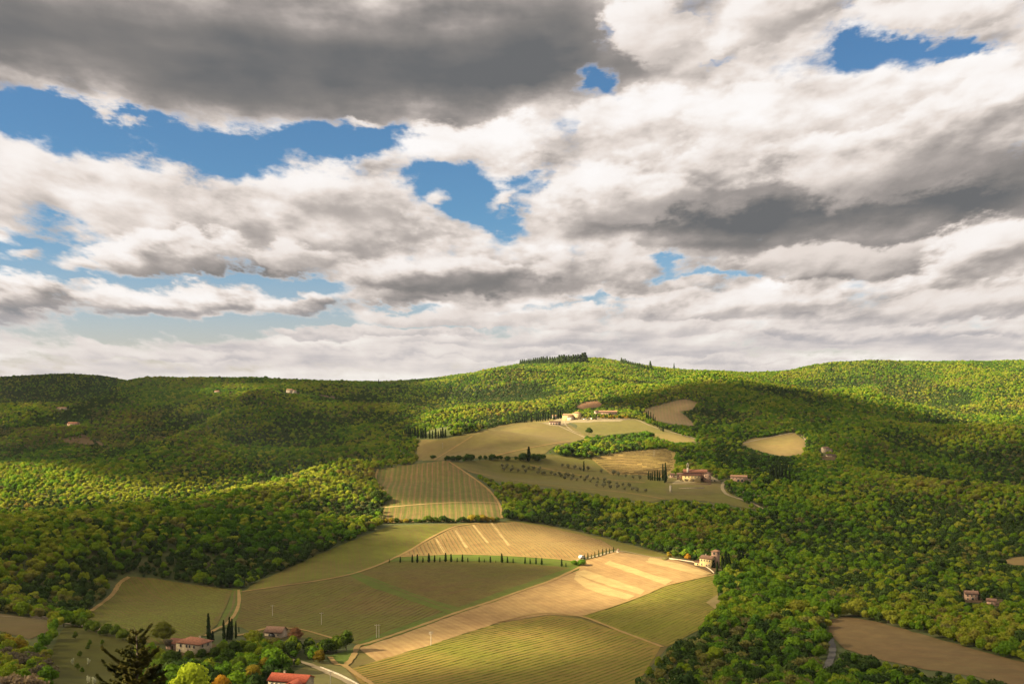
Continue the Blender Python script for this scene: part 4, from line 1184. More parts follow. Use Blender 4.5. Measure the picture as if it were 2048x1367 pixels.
OPEN_CACHE = {}
def opening(parent, kind, face, w, d, u, z, ow, oh, x0=0.0, y0=0.0):
    """a window or door with its own frame and pane; z is the sill"""
    key = (kind, round(ow, 2), round(oh, 2))
    if key not in OPEN_CACHE:
        t = 0.14
        fr = merge(box_v(-ow / 2 - t, -ow / 2, -0.10, 0.05, -t, oh + t), box_v(ow / 2, ow / 2 + t, -0.10, 0.05, -t, oh + t),
                   box_v(-ow / 2, ow / 2, -0.10, 0.05, oh, oh + t), box_v(-ow / 2, ow / 2, -0.13, 0.05, -t, 0))
        a = mesh_np(kind, *fr); a.materials.append(FRAME)
        if kind == 'archway':
            n_ = 8
            prof = [(-ow / 2, 0)] + [(-ow / 2 * math.cos(math.pi * i / n_), oh - ow / 2 + ow / 2 * math.sin(math.pi * i / n_)) for i in range(n_ + 1)] + [(ow / 2, 0)]
            V = [(x_, -0.045, z_) for x_, z_ in prof] + [(x_, 0.03, z_) for x_, z_ in prof]
            m_ = len(prof)
            b = mesh_np('pane', V, [tuple(range(m_))] + [(i, i + m_, (i + 1) % m_ + m_, (i + 1) % m_) for i in range(m_)])
        else:
            b = mesh_np('pane', *box_v(-ow / 2, ow / 2, -0.045, 0.03, 0, oh))
        b.materials.append(WOOD if kind == 'door' else PANE)  # dark panel also stands in for the shade inside archways and niches
        OPEN_CACHE[key] = (a, b)
    a, b = OPEN_CACHE[key]
    o = link(kind, a, None, parent)
    o.matrix_local = Matrix.Translation((x0, y0, 0)) @ face_mat(face, w, d, u, z, 0.0)
    link('pane', b, None, o)
    return o

def chimney(roof_o, x, y, z, s_=0.6, h=1.2, mat=None):
    c_ = link('chimney', mesh_np('chimney', *merge(box_v(x - s_ / 2, x + s_ / 2, y - s_ / 2, y + s_ / 2, z - 1, z + h), box_v(x - s_ / 2 - 0.1, x + s_ / 2 + 0.1, y - s_ / 2 - 0.1, y + s_ / 2 + 0.1, z + h + 0.01, z + h + 0.18))), mat or W_STONE, roof_o)
    return c_

def block(t, w, d, h, roof, rise, wm, rm, x0=0.0, y0=0.0, ridge='x', wins=(), wname='wall', eave=0.5):
    link(wname, mesh_np(wname, *wall_body(w, d, h, roof, rise, x0, y0, ridge)), wm, t)
    r_ = None
    if roof != 'flat':
        r_ = link('roof', mesh_np('roof', *roof_body(w, d, h, roof, rise, x0, y0, ridge, eave)), rm, t)
    for kind, face, u, z, ow, oh in wins:
        opening(t, kind, face, w, d, u, z, ow, oh, x0, y0)
    return r_

def keep(px0, py0, px1, py1, Y):
    KEEP.append((np.array([(px0, py0), (px1, py0), (px1, py1), (px0, py1)], float), Y))

def win_row(face, us, z, w=0.9, h=1.3, kind='window'):
    return [(kind, face, u, z, w, h) for u in us]

# farmhouse at lower left
p_ = at(388, 1303)
t = thing('farmhouse', 'cream two storey farmhouse with hipped terracotta roof beside the tallest pointed cypress', 'house', p_, R(-24))
r_ = block(t, 12.5, 8.5, 4.7, 'hip', 1.7, W_CREAM, R_TERRA, wins=win_row('front', (-3.6, -0.4, 1.2, 3.6), 2.9, 0.9, 1.2) + win_row('front', (-4.2, 2.4), 0.6, 0.9, 1.2) + [('door', 'front', 0.4, 0.0, 1.2, 2.2)] + win_row('right', (-2, 1.6), 3.1))
chimney(r_, 2.0, 1.5, 5.5)
keep(350, 1274, 418, 1300, p_.y)
q_ = at(345, 1299)
t = thing('farm_annex', 'low pinkish annex with flat tiled roof left of the cream farmhouse', 'outbuilding', q_ + Vector((0, 3, 0)), R(-15))
block(t, 5.5, 5, 2.7, 'lean', 0.9, W_PINK, R_TERRA, wins=[('door', 'front', 0.5, 0.0, 1.0, 2.0)])
# barn
p_ = at(552, 1272)
t = thing('barn', 'dark tiled stone barn with a wide open front beside the reddish bush', 'barn', p_, R(-12))
block(t, 8.6, 7, 2.9, 'gable', 1.9, W_STONE, R_BROWN, wins=[('archway', 'front', -0.6, 0.0, 3.6, 2.6), ('window', 'front', 2.6, 1.2, 0.8, 0.9)])
keep(532, 1252, 572, 1270, p_.y)
# red roofed house at the bottom edge
p_ = at(578, 1384)
t = thing('red_roofed_house', 'cream house with bright red roof at the bottom edge beside the pale lane', 'house', p_ + Vector((0, 4, 0)), R(-14))
r_ = block(t, 15, 8, 4.2, 'gable', 1.7, W_CREAM, R_RED, wins=win_row('front', (-6, -4.2, -2.4), 2.2, 0.8, 1.1) + win_row('left', (-1.5, 1.5), 2.0))
block(t, 6, 5, 3.7, 'gable', 1.5, W_CREAM, R_RED, 4.0, -6.52, 'y', wins=win_row('front', (-1.2, 1.2), 1.6, 0.9, 1.2), wname='wing_wall')
chimney(r_, -3.0, 0.8, 5.4)
keep(534, 1345, 622, 1375, p_.y)
# house with tower at the tip of the ploughed field
p_ = at(1416, 1133)
t = thing('tower_house', 'sunlit stone house with square tower and ivy at the tip of the ploughed field', 'house', p_, R(-38))
r_ = block(t, 9.5, 7.5, 6.6, 'gable', 1.6, W_YEL, R_BROWN, wins=win_row('front', (-3.2, -1.0, 1.2, 3.2), 4.6, 0.8, 1.1) + win_row('front', (-3.0, 2.8), 1.6, 0.8, 1.2) + [('door', 'front', 0.8, 0.0, 1.4, 2.4), ('window', 'right', 0, 4.2, 0.8, 1.1)])
block(t, 4.4, 4.4, 11.5, 'hip', 0.9, W_PINK, R_LIGHT, 4.2, 3.6, 'x', wins=[('window', 'front', 0, 9.2, 1.4, 1.6), ('window', 'right', 0, 9.2, 1.2, 1.6), ('window', 'left', 0, 9.2, 1.2, 1.6)], wname='tower')
block(t, 5.0, 5, 3.0, 'lean', 0.9, W_YEL, R_BROWN, -7.28, 0.4, 'x', wins=[('window', 'front', 0, 1.1, 0.9, 1.0)], wname='annex_wall')
chimney(r_, -2, 0.5, 7.8)
rv_ = np.random.default_rng(5)
cs = np.stack([np.full(260, 4.75 + 0.15), rv_.uniform(-3.7, 3.7, 260), rv_.uniform(-1, 5.6, 260)], 1)
v_, f_ = leaf_quads(rv_, cs, np.tile([1.0, 0, 0.2], (260, 1)), 0.45)
link('ivy', mesh_np('ivy', v_, f_), IVY, t)
keep(1394, 1096, 1444, 1140, p_.y)
# abbey on the slope
p_ = at(1383, 961)
t = thing('abbey_church', 'yellow plastered abbey church with open bell gable and long tiled roofs on the wooded slope', 'church', p_, R(-10))
r_ = block(t, 26, 10, 9.0, 'gable', 3.2, W_PINK, R_TERRA, 4, 8, wins=win_row('front', (-11, 9.5), 5.6, 0.9, 1.3))
block(t, 20, 8.6, 6.6, 'lean', 1.4, W_YEL, R_TERRA, 0, -1.6, 'x', wins=win_row('front', (-6.5, -3.0, 0.5, 4.0, 7.5), 4.4, 0.9, 1.2) + [('door', 'front', 2.2, 0.0, 1.5, 2.6), ('window', 'front', -4, 1.2, 0.9, 1.2)], wname='front_wall')
block(t, 8, 9, 8.2, 'gable', 1.5, W_PINK, R_BROWN, 17.6, 3.0, 'y', wins=win_row('front', (-2.0, 2.0), 5.4) + win_row('front', (-2.0, 2.0), 1.8) + win_row('right', (-2, 2), 5.4), wname='wing_wall')
block(t, 6, 7, 7.0, 'gable', 1.2, W_PINK, R_BROWN, -13.2, 3.2, 'x', wins=win_row('front', (-1.3, 1.3), 4.6), wname='wing_wall')
bt = merge(box_v(-5.4, -3.0, 3.2, 4.8, 6, 14.6), box_v(-5.4, -4.75, 3.2, 4.8, 14.6, 18.0), box_v(-3.65, -3.0, 3.2, 4.8, 14.6, 18.0), box_v(-5.4, -3.0, 3.2, 4.8, 18.0, 18.8),
           ([(-5.6, 3.0, 18.82), (-2.8, 3.0, 18.82), (-2.8, 5.0, 18.82), (-5.6, 5.0, 18.82), (-4.2, 3.0, 19.9), (-4.2, 5.0, 19.9)], [(0, 1, 4), (2, 3, 5), (1, 2, 5, 4), (3, 0, 4, 5), (0, 3, 2, 1)]))
bto = link('bell_gable', mesh_np('bell_gable', *bt), W_PALE, t)
bl_v, bl_f = [], []
for i, (rr, z) in enumerate(((0.42, 16.0), (0.36, 16.2), (0.26, 16.8), (0.12, 17.1))):
    for k in range(8):
        bl_v.append((-4.2 + rr * math.cos(k * math.pi / 4), 4.0 + rr * math.sin(k * math.pi / 4), z))
for i in range(3):
    for k in range(8):
        bl_f.append((i * 8 + k, i * 8 + (k + 1) % 8, (i + 1) * 8 + (k + 1) % 8, (i + 1) * 8 + k))
link('bell', mesh_np('bell', bl_v, bl_f), plain('bronze', (0.12, 0.09, 0.04), 0.2, 2, 0.5), bto)
keep(1352, 926, 1420, 957, p_.y)
q_ = at(1346, 956)
t = thing('gatehouse', 'small pale cottage among the bushes left of the abbey church', 'house', q_ + Vector((0, 6, 0)), R(-5))
block(t, 5, 5, 4.0, 'gable', 1.2, W_PINK, R_BROWN, wins=win_row('front', (-1.2, 1.2), 2.0, 0.8, 1.0))
for (x0, x1, y0, lab, nm, mt) in ((1338, 1422, 969, 'upper pinkish terrace wall below the abbey church', 'terrace_wall', W_PINK), (1358, 1408, 977, 'lower tan terrace wall below the abbey church', 'terrace_wall', W_STONE)):
    a_, b_ = at(x0, y0), at(x1, y0)
    d_ = b_ - a_
    L_ = math.hypot(d_.x, d_.y)
    t = link(nm, mesh_np(nm, *merge(box_v(0, L_, -0.3, 0.3, -2.5, 1.5), box_v(-0.05, L_ + 0.05, -0.38, 0.38, 1.51, 1.66))), mt, None, Vector((a_.x, a_.y, min(a_.z, b_.z))))
    t.rotation_euler = (0, 0, math.atan2(d_.y, d_.x)); t['label'] = lab; t['category'] = 'wall'
q_ = at(1341, 984)
t = thing('gate_pillar', 'tall pale stone pillar standing below the cypresses left of the abbey', 'pillar', q_, 0)
link('shaft', mesh_np('shaft', *box_v(-0.9, 0.9, -0.9, 0.9, -2, 6.4)), W_PALE, t); link('cap', mesh_np('cap', *merge(box_v(-1.15, 1.15, -1.15, 1.15, 6.42, 6.75), ([(-1.0, -1.0, 6.77), (1.0, -1.0, 6.77), (1.0, 1.0, 6.77), (-1.0, 1.0, 6.77), (0, 0, 7.6)], [(0, 1, 4), (1, 2, 4), (2, 3, 4), (3, 0, 4)]))), W_PALE, t)
# farm building right of the abbey
p_ = at(1478, 962)
t = thing('stone_barn', 'long dark fronted stone building with one sunlit end right of the abbey', 'building', p_, R(-22))
block(t, 18, 8, 5.4, 'gable', 1.6, W_PINK, R_LIGHT, wins=win_row('front', (-6, -2, 2, 6), 3.2, 1.0, 1.2) + [('archway', 'front', 0.0, 0.0, 2.6, 2.8), ('archway', 'front', 4.2, 0.0, 2.6, 2.8), ('window', 'left', 0, 3.0, 1.0, 1.4), ('archway', 'left', 0, 0.0, 1.8, 2.2)])
keep(1456, 944, 1500, 958, p_.y)
# cottage beside the small dry meadow
p_ = at(1650, 904)
t = thing('stone_cottage', 'tumbledown stone cottage in the trees right of the small dry meadow', 'house', p_, R(14))
block(t, 9, 7, 6.5, 'gable', 1.6, W_STONE, R_BROWN, wins=win_row('front', (-2.4, 0.4), 3.8, 0.9, 1.2) + [('door', 'front', 2.4, 0, 1.2, 2.2)])
block(t, 6, 5, 4.0, 'lean', 1.0, W_STONE, R_BROWN, 7.52, -0.6, 'x', wname='annex_wall')
keep(1640, 890, 1664, 902, p_.y)
q_ = at(1662, 913)
t = thing('low_outbuilding', 'low brown outbuilding below the tumbledown stone cottage', 'outbuilding', q_, R(4))
block(t, 14, 4, 2.6, 'lean', 0.8, W_STONE, R_BROWN, wins=[('door', 'front', 2, 0, 1.2, 2.0)])
keep(1650, 905, 1670, 911, q_.y)
# two cottages in the wood at far right
p_ = at(1942, 1199)
t = thing('woodland_cottage', 'brown stone cottage half hidden in the wood near the right edge', 'house', p_, R(-14))
r_ = block(t, 8.2, 6.5, 4.8, 'gable', 1.5, W_PINK, R_BROWN, wins=win_row('front', (-2.6, 0.0, 2.6), 3.0, 0.8, 1.1) + [('archway', 'front', 0.6, 0.0, 1.6, 2.3), ('window', 'front', -2.6, 0.8, 0.8, 1.1)])
chimney(r_, 1.5, 0.6, 5.8)
keep(1926, 1173, 1958, 1195, p_.y)
q_ = at(1983, 1208)
t = thing('woodland_shed', 'small stone shed just right of the cottage in the wood', 'shed', q_, R(-30))
block(t, 5.5, 4.5, 2.8, 'gable', 1.1, W_PINK, R_BROWN, wins=[('door', 'front', 0.5, 0, 1.0, 2.0)])
keep(1970, 1192, 1995, 1204, q_.y)
# hamlet on the hilltop
p_ = at(1141, 839)
t = thing('manor_house', 'golden sunlit manor of stepped blocks with brown roofs on the hilltop', 'house', p_, R(-22))
block(t, 17, 10, 8.0, 'gable', 2.0, W_YEL, R_LIGHT, -4, 0, wins=win_row('front', (-6, -2.5, 1, 4.5), 5.2, 1.1, 1.5) + win_row('front', (-6, -2.5, 4.5), 1.6, 1.1, 1.5) + [('door', 'front', 1.0, 0, 1.5, 2.6)])
block(t, 12, 10, 11.5, 'hip', 2.0, W_YEL, R_LIGHT, 10.52, 3.0, wins=win_row('front', (-3.5, 0, 3.5), 8.4, 1.1, 1.5) + win_row('front', (-3.5, 3.5), 4.2, 1.1, 1.5), wname='tall_wall')
block(t, 9, 7, 5.0, 'lean', 1.2, W_PALE, R_LIGHT, 3.0, -8.52, wins=win_row('front', (-2, 2), 2.2), wname='porch_wall')
keep(1128, 820, 1172, 838, p_.y)
p_ = at(1213, 832)
t = thing('long_farm_building', 'long low farm building with orange tiled roof at the right of the hilltop hamlet', 'building', p_ + Vector((0, 8, 0)), R(-4))
block(t, 38, 10, 7.0, 'gable', 2.6, W_PINK, R_LIGHT, wins=win_row('front', (-15, -10, -5, 0, 5, 10, 15), 3.8, 1.1, 1.4))
block(t, 6, 6, 9.5, 'hip', 1.0, W_PALE, R_LIGHT, -17.5, -1.0, wins=[('window', 'front', 0, 7.2, 1.2, 1.4)], wname='tower')
keep(1190, 813, 1242, 823, p_.y)
p_ = at(1108, 838)
t = thing('white_house', 'small pale house above the arched outbuilding on the hilltop', 'house', p_, R(-24))
block(t, 9, 7, 6.0, 'gable', 1.6, W_PALE, R_LIGHT, wins=win_row('front', (-2.6, 0, 2.6), 3.6, 1.0, 1.3) + [('door', 'front', -1.4, 0, 1.2, 2.2)])
keep(1099, 826, 1120, 836, p_.y)
p_ = at(1110, 849)
t = thing('arched_outbuilding', 'low brick outbuilding with dark arches at the edge of the hilltop vineyard', 'outbuilding', p_, R(-8))
block(t, 18, 6, 4.6, 'lean', 0.9, W_PINK, R_LIGHT, wins=[('archway', 'front', -6, 0, 2.6, 3.2), ('archway', 'front', -2, 0, 2.6, 3.0), ('archway', 'front', 2, 0, 2.6, 3.0), ('archway', 'front', 6.4, 0, 3.4, 3.4)])
keep(1096, 839, 1127, 848, p_.y)
p_ = at(1192, 839)
t = thing('open_shed', 'tan roofed open shed beside the parked cars on the hilltop', 'shed', p_, R(-3))
for i, (x_, y_) in enumerate(((-4, -2), (0, -2), (4, -2), (-4, 2), (0, 2), (4, 2))):
    link('post', mesh_np('post', *box_v(x_ - 0.15, x_ + 0.15, y_ - 0.15, y_ + 0.15, -1, 3.0 if y_ < 0 else 3.9)), WOOD, t)
link('roof', mesh_np('roof', *roof_body(8.6, 4.6, 3.2, 'lean', 0.9, 0, 0)), R_LIGHT, t)
keep(1180, 833, 1200, 838, p_.y)
# villas on the left hills
p_ = at(582, 786)
t = thing('hill_villa', 'pale villa with stepped roofs catching sun high on the left hills', 'house', p_, R(-20))
block(t, 13, 9, 7.5, 'gable', 2.0, W_PALE, R_LIGHT, -3, 0, wins=win_row('front', (-4, 0, 4), 4.6, 1.1, 1.5) + win_row('front', (-4, 4), 1.4, 1.1, 1.5))
block(t, 8, 8, 6.0, 'hip', 1.4, W_PALE, R_LIGHT, 7.52, 1.0, wins=win_row('front', (-2, 2), 3.2), wname='wing_wall')
keep(570, 775, 594, 785, p_.y)
p_ = at(434, 785)
t = thing('hill_cottage', 'long whitewashed cottage in the sunlit clearing on the left hills', 'house', p_, R(-8))
block(t, 10, 6, 3.6, 'gable', 1.4, W_PALE, R_LIGHT, wins=win_row('front', (-3, 0, 3), 1.4))
keep(427, 778, 442, 784, p_.y)
p_ = at(146, 851)
t = thing('hillside_farm', 'red roofed farmhouse among olive groves on the far left slope', 'house', p_, R(-12))
r_ = block(t, 20, 9, 5.0, 'gable', 2.4, W_PINK, R_TERRA, wins=win_row('front', (-7, -3.5, 0, 3.5, 7), 2.6, 1.0, 1.3))
keep(130, 839, 160, 849, p_.y)
p_ = at(124, 818)
t = thing('pale_barn', 'low pale barn on the ridge above the red roofed farmhouse at far left', 'barn', p_, R(-6))
block(t, 20, 6, 3.0, 'gable', 1.3, W_PALE, R_LIGHT, wins=[('door', 'front', 2, 0, 1.6, 2.2)])
keep(112, 811, 138, 817, p_.y)

# ------------------------------------------------------------------ walls, poles, cars, shrine
def long_wall(pts_px, h, th, label, mat, name='stone_wall'):
    q = [at(a, b) for a, b in pts_px]
    V, Fc = [], []
    for i, p_ in enumerate(q):
        d_ = (q[min(i + 1, len(q) - 1)] - q[max(i - 1, 0)]); d_.z = 0; d_.normalize()
        n_ = Vector((-d_.y, d_.x, 0)) * th / 2
        for s_, z in ((1, -1.0), (-1, -1.0), (-1, h), (1, h)):
            V.append((p_.x - q[0].x + n_.x * s_, p_.y - q[0].y + n_.y * s_, p_.z - q[0].z + z))
    for i in range(len(q) - 1):
        for k in range(4):
            Fc.append((i * 4 + k, i * 4 + (k + 1) % 4, (i + 1) * 4 + (k + 1) % 4, (i + 1) * 4 + k))
    Fc += [(3, 2, 1, 0), tuple(len(V) - 4 + k for k in range(4))]
    o = link(name, mesh_np(name, V, Fc), mat, None, q[0])
    o['label'] = label; o['category'] = 'wall'
    return o
long_wall([(1338, 1117), (1360, 1120), (1385, 1124), (1405, 1130), (1420, 1139), (1428, 1146)], 0.9, 0.6, 'pale dry stone wall curving below the tower house', W_STONE)
long_wall([(641, 1336), (660, 1343), (680, 1351), (700, 1361), (716, 1370), (730, 1379)], 0.9, 0.4, 'low white wall along the lane at the bottom edge', W_PALE, 'roadside_wall')
long_wall([(60, 1234), (95, 1239), (130, 1245), (170, 1253), (215, 1264)], 1.6, 0.5, 'low stone wall along the lane at the left edge below the wood', W_STONE)

POLE = plain('pole_wood', (0.34, 0.30, 0.24), 0.2); STEEL = plain('insulator', (0.30, 0.30, 0.28), 0.1, 1, 0.5)
def pole(px, py, h, label, arms=1, double=False):
    p_ = at(px, py)
    t = thing('utility_pole', label, 'utility pole', p_, R(10), 'utility poles across the fields')
    for k in ((0.0, 1.2) if double else (0.0,)):
        link('post', mesh_np('post', *tube([(k, 0, -1), (k, 0, h * 0.5), (k, 0, h)], [0.17, 0.15, 0.11], 8)), POLE, t)
    for a in range(arms):
        z = h - 0.35 - a * 0.8
        c_ = link('crossarm', mesh_np('crossarm', *box_v(-0.95, 0.95 + (1.2 if double else 0), -0.26, -0.15, z - 0.07, z + 0.07)), POLE, t)
        for x_ in (-0.85, 0.0, 0.85):
            link('insulator', mesh_np('insulator', *tube([(x_, -0.2, z + 0.08), (x_, -0.2, z + 0.2), (x_, -0.2, z + 0.34)], [0.05, 0.09, 0.04], 6)), STEEL, c_)
    return t
pole(862, 1291, 7.0, 'pale utility pole with crossarms standing in the sunlit vineyard', 2)
pole(753, 1276, 7.0, 'double utility pole beside the dirt track above the sunlit vineyard', 1, True)
pole(545, 1232, 6.2, 'grey utility pole in the brown vineyard left of the other field poles', 1)
pole(643, 1249, 6.6, 'thin utility pole in the brown vineyard right of the barn', 1)
pole(661, 1383, 8.0, 'utility pole beside the pale lane at the bottom edge', 1)
pole(1308, 913, 9.0, 'utility pole standing on the straw coloured terraces', 1)
for lab, px, py in (('grey utility pole at the edge of the far hill vineyard', 885, 897),):
    pole(px, py, 8.0, lab, 1)

def vehicle(px, py, rz, col, label, name, cat, L=4.4, Wd=1.8, H=1.5, van=False):
    p_ = at(px, py, 0.45)
    t = thing(name, label, cat, p_, rz)
    prof = [(-L / 2, 0.35), (L / 2, 0.35), (L / 2, H * 0.55), (L * 0.30, H * 0.62), (L * 0.16, H), (-L * (0.47 if van else 0.34), H), (-L * 0.5, H * 0.62)]
    n_ = len(prof)
    V = [(x_, -Wd / 2, z_) for x_, z_ in prof] + [(x_, Wd / 2, z_) for x_, z_ in prof]
    Fc = [tuple(range(n_)), tuple(reversed(range(n_, 2 * n_)))] + [(i, i + n_, (i + 1) % n_ + n_, (i + 1) % n_) for i in range(n_)]
    body = link('body', mesh_np('body', V, Fc), plain(name + '_paint', col, 0.03, 1, 0.35), t)
    for s_ in (-1, 1):
        link('window', mesh_np('window', *box_v(-L * 0.30, L * 0.16, s_ * Wd / 2 - 0.01, s_ * Wd / 2 + 0.012, H * 0.64, H * 0.92)), PANE, t)
    for x_ in (-L * 0.31, L * 0.31):
        for s_ in (-1, 1):
            v, f = tube([(x_, s_ * Wd / 2 - 0.12, 0.33), (x_, s_ * Wd / 2 + 0.05, 0.33)], [0.33, 0.33], 12)
            f = f + [tuple(reversed(range(12))), tuple(range(12, 24))]
            link('wheel', mesh_np('wheel', v, f), plain('tyre', (0.03, 0.03, 0.03), 0.1) if 'tyre' not in bpy.data.materials else bpy.data.materials['tyre'], t)
    return t
vehicle(1164, 1117, R(40), (0.75, 0.75, 0.72), 'white van parked at the left end of the short cypress row', 'van', 'van', 4.8, 1.9, 2.1, True)
vehicle(1169, 839, R(5), (0.78, 0.78, 0.76), 'white car parked left of the open shed on the hilltop', 'parked_car', 'car')
vehicle(1176, 840, R(12), (0.10, 0.11, 0.12), 'dark car parked beside the white cars on the hilltop', 'parked_car', 'car')
vehicle(1183, 839, R(85), (0.75, 0.75, 0.74), 'white van parked against the open shed on the hilltop', 'van', 'van', 4.8, 1.9, 2.2, True)

p_ = at(1236, 1104)
t = thing('wayside_shrine', 'small pink stone shrine at the right end of the short cypress row', 'shrine', p_, R(-20))
link('base', mesh_np('base', *box_v(-1.0, 1.0, -0.8, 0.8, -0.8, 0.8)), W_PALE, t)
link('body', mesh_np('body', *box_v(-0.75, 0.75, -0.6, 0.6, 0.81, 2.6)), W_PINK, t)
link('roof', mesh_np('roof', *roof_body(1.5, 1.2, 2.6, 'gable', 0.5, 0, 0, 'y', 0.25, 0.1)), R_TERRA, t)
opening(t, 'niche', 'front', 1.5, 1.2, 0, 1.2, 0.6, 1.0)

# ------------------------------------------------------------------ cypresses
ORD = ['first', 'second', 'third', 'fourth', 'fifth', 'sixth', 'seventh', 'eighth', 'ninth', 'tenth', 'eleventh', 'twelfth', 'thirteenth', 'fourteenth', 'fifteenth', 'sixteenth', 'seventeenth', 'eighteenth', 'nineteenth']
TENS = {20: ('twentieth', 'twenty'), 30: ('thirtieth', 'thirty'), 40: ('fortieth', 'forty'), 50: ('fiftieth', 'fifty'), 60: ('sixtieth', 'sixty')}
def nth(i):
    """1 -> first"""
    if i < 20: return ORD[i - 1]
    t_, u_ = TENS[i // 10 * 10], i % 10
    return t_[0] if u_ == 0 else t_[1] + '-' + ORD[u_ - 1]
def number_group(group, what):
    """members of a row are told apart by their place in it, counted from the left"""
    mem = [o for o in COL.objects if o.get('group') == group]
    mem.sort(key=lambda o: o.location.x / o.location.y)
    for i, o in enumerate(mem):
        o['label'] = (nth(i + 1) if 0 < i < len(mem) - 1 else 'leftmost' if i == 0 else 'rightmost') + ' ' + what
NC = [0]
def cypress(px, base, top, label, group, wide=1.0):
    p_ = at(px, base)
    h = (base - top) / F * p_.y
    i = NC[0]; NC[0] += 1
    sz = h / 9.0
    sx = sz * wide * (0.9 + 0.2 * random.random())
    t = make_tree('cypress_tree', CYPS[i % 3], CTRUNK, label, 'cypress', p_, random.random() * 6.28, (sx, sx, sz), group)
    t.rotation_euler.x = random.gauss(0, 0.025); t.rotation_euler.y = random.gauss(0, 0.025)
    return t

ROW = [(152, 30, 372), (238, 48, 373), (333, 66, 373), (373, 68, 373), (417, 45, 372), (464, 74, 371), (508, 58, 370), (550, 42, 369), (595, 75, 368), (640, 66, 368), (686, 35, 368), (727, 62, 368), (770, 38, 369), (860, 45, 370),
       (900, 30, 371), (948, 50, 372), (990, 20, 373), (1040, 76, 374), (1083, 50, 375), (1128, 40, 377), (1220, 55, 382), (1262, 46, 384), (1307, 56, 386), (1352, 56, 390), (1510, 62, 404), (1543, 36, 408)]
for x, h, y in ROW:
    cypress(740 + x / 3.938, 1030 + y / 3.938, 1030 + (y - h) / 3.938, 'young cypress in the long row along the green strip between the middle vineyards', 'cypresses in the long row', 1.4)
for x, y, h in ((1687, 353, 46), (1716, 345, 52), (1743, 338, 34), (1772, 332, 44), (1802, 325, 52), (1832, 316, 56), (1860, 306, 48), (1886, 302, 44), (1918, 292, 44)):
    cypress(740 + x / 3.938, 1030 + y / 3.938, 1030 + (y - h) / 3.938, 'slim cypress in the short row between the white van and the shrine', 'cypresses in the short row', 1.15)
for x, y0, y1 in ((400, 192, 316), (430, 200, 318), (465, 198, 320), (487, 205, 320), (517, 186, 320), (565, 232, 322), (595, 228, 322), (632, 205, 320), (664, 236, 320), (692, 215, 318), (714, 192, 316), (740, 215, 314)):
    cypress(760 + x / 5.689, 820 + y1 / 5.689, 820 + y0 / 5.689, 'tall dark cypress in the dense clump at the lower left corner of the hilltop vineyard', 'cypresses at the corner of the hilltop vineyard', 1.25)
for x, y0, y1 in ((230, 240, 300), (255, 232, 302), (280, 225, 304), (305, 212, 305), (330, 205, 306), (350, 220, 308), (372, 215, 310)):
    cypress(760 + x / 5.689, 820 + y1 / 5.689, 820 + y0 / 5.689, 'shaded cypress at the left of the clump by the hilltop vineyard', 'shaded cypresses left of the clump', 1.25)
for x, y0, y1 in ((80, 238, 298), (97, 242, 298), (117, 236, 296), (138, 240, 296), (160, 215, 294), (205, 250, 292), (215, 240, 290), (258, 222, 286), (276, 230, 284), (296, 224, 284), (320, 212, 282), (345, 218, 280), (372, 210, 276), (400, 195, 272), (430, 198, 270), (470, 185, 262), (492, 190, 258), (515, 188, 256)):
    cypress(1020 + x / 4.876, 780 + (y1 + 20) / 4.876, 780 + y0 / 4.876, 'cypress in the avenue left of the hilltop hamlet', 'cypresses in the avenue left of the hamlet', 1.1)
for x, y0, y1 in ((1330, 205, 290), (1350, 200, 300), (1372, 212, 310), (1395, 230, 318), (1412, 260, 330), (1438, 300, 360), (1455, 325, 380), (1472, 330, 392), (1488, 338, 398), (1498, 342, 402)):
    cypress(1020 + x / 4.876, 780 + (y1 + 4) / 4.876, 780 + y0 / 4.876, 'cypress beside the lane running down right of the hilltop hamlet', 'cypresses beside the lane right of the hamlet', 0.85)
for x, y0, y1 in ((1350, 785, 872), (1368, 800, 880), (1387, 790, 880), (1412, 782, 882), (1440, 776, 885), (1460, 790, 885)):
    cypress(1020 + x / 4.876, 780 + y1 / 4.876, 780 + y0 / 4.876, 'cypress in the dark clump left of the abbey church', 'cypresses in the clump left of the abbey', 1.0)
for x, y0, y1 in ((1492, 720, 880), (1521, 706, 900), (1508, 780, 905)):
    cypress(1020 + x / 4.876, 780 + y1 / 4.876, 780 + y0 / 4.876, 'tallest of the dark cypresses between the clump and the abbey church', 'tallest cypresses left of the abbey', 0.7)
cypress(1057, 922, 893, 'broad dark cypress standing above the olive grove among round trees', None, 1.7)
cypress(1167.5, 942, 921, 'lone small cypress in the middle of the olive grove', None, 0.9)
cypress(1193, 836, 826, 'small cypress by the long farm building at the hilltop', None, 1.0)
for px, b, tp, lab, w_ in ((418, 1283, 1226, 'tallest cypress with a needle thin top beside the cream farmhouse', 0.85), (425, 1283, 1261, 'short bushy cypress against the tallest one by the farmhouse', 1.7)):
    cypress(px, b, tp, lab, None, w_)
for x, y0, y1 in ((625, 190, 392), (652, 245, 392), (676, 163, 388), (698, 178, 385), (740, 204, 372)):
    cypress(320 + x / 4.876, 1200 + y1 / 4.876, 1200 + y0 / 4.876, 'dark cypress in the group of five right of the cream farmhouse', 'five cypresses right of the farmhouse', 0.85)
cypress(478, 1264, 1252, 'small cypress seedling at the right end of the five by the farmhouse', None, 1.2)
for x, y0, y1 in ((1452, 1102, 1142), (1446, 1110, 1140), (1459, 1106, 1140)):
    cypress(x, y1, y0, 'dark cypress right behind the tower house', 'cypresses behind the tower house', 1.3)
for x, y0, y1 in ((1478, 1098, 1134), (1486, 1103, 1134), (1493, 1108, 1136)):
    cypress(x, y1, y0, 'dark cypress at the right end of the group by the tower house', 'cypresses right of the tower house', 1.6)
cypress(1434, 1148, 1122, 'thin dark cypress in front of the ivy side of the tower house', None, 1.2)
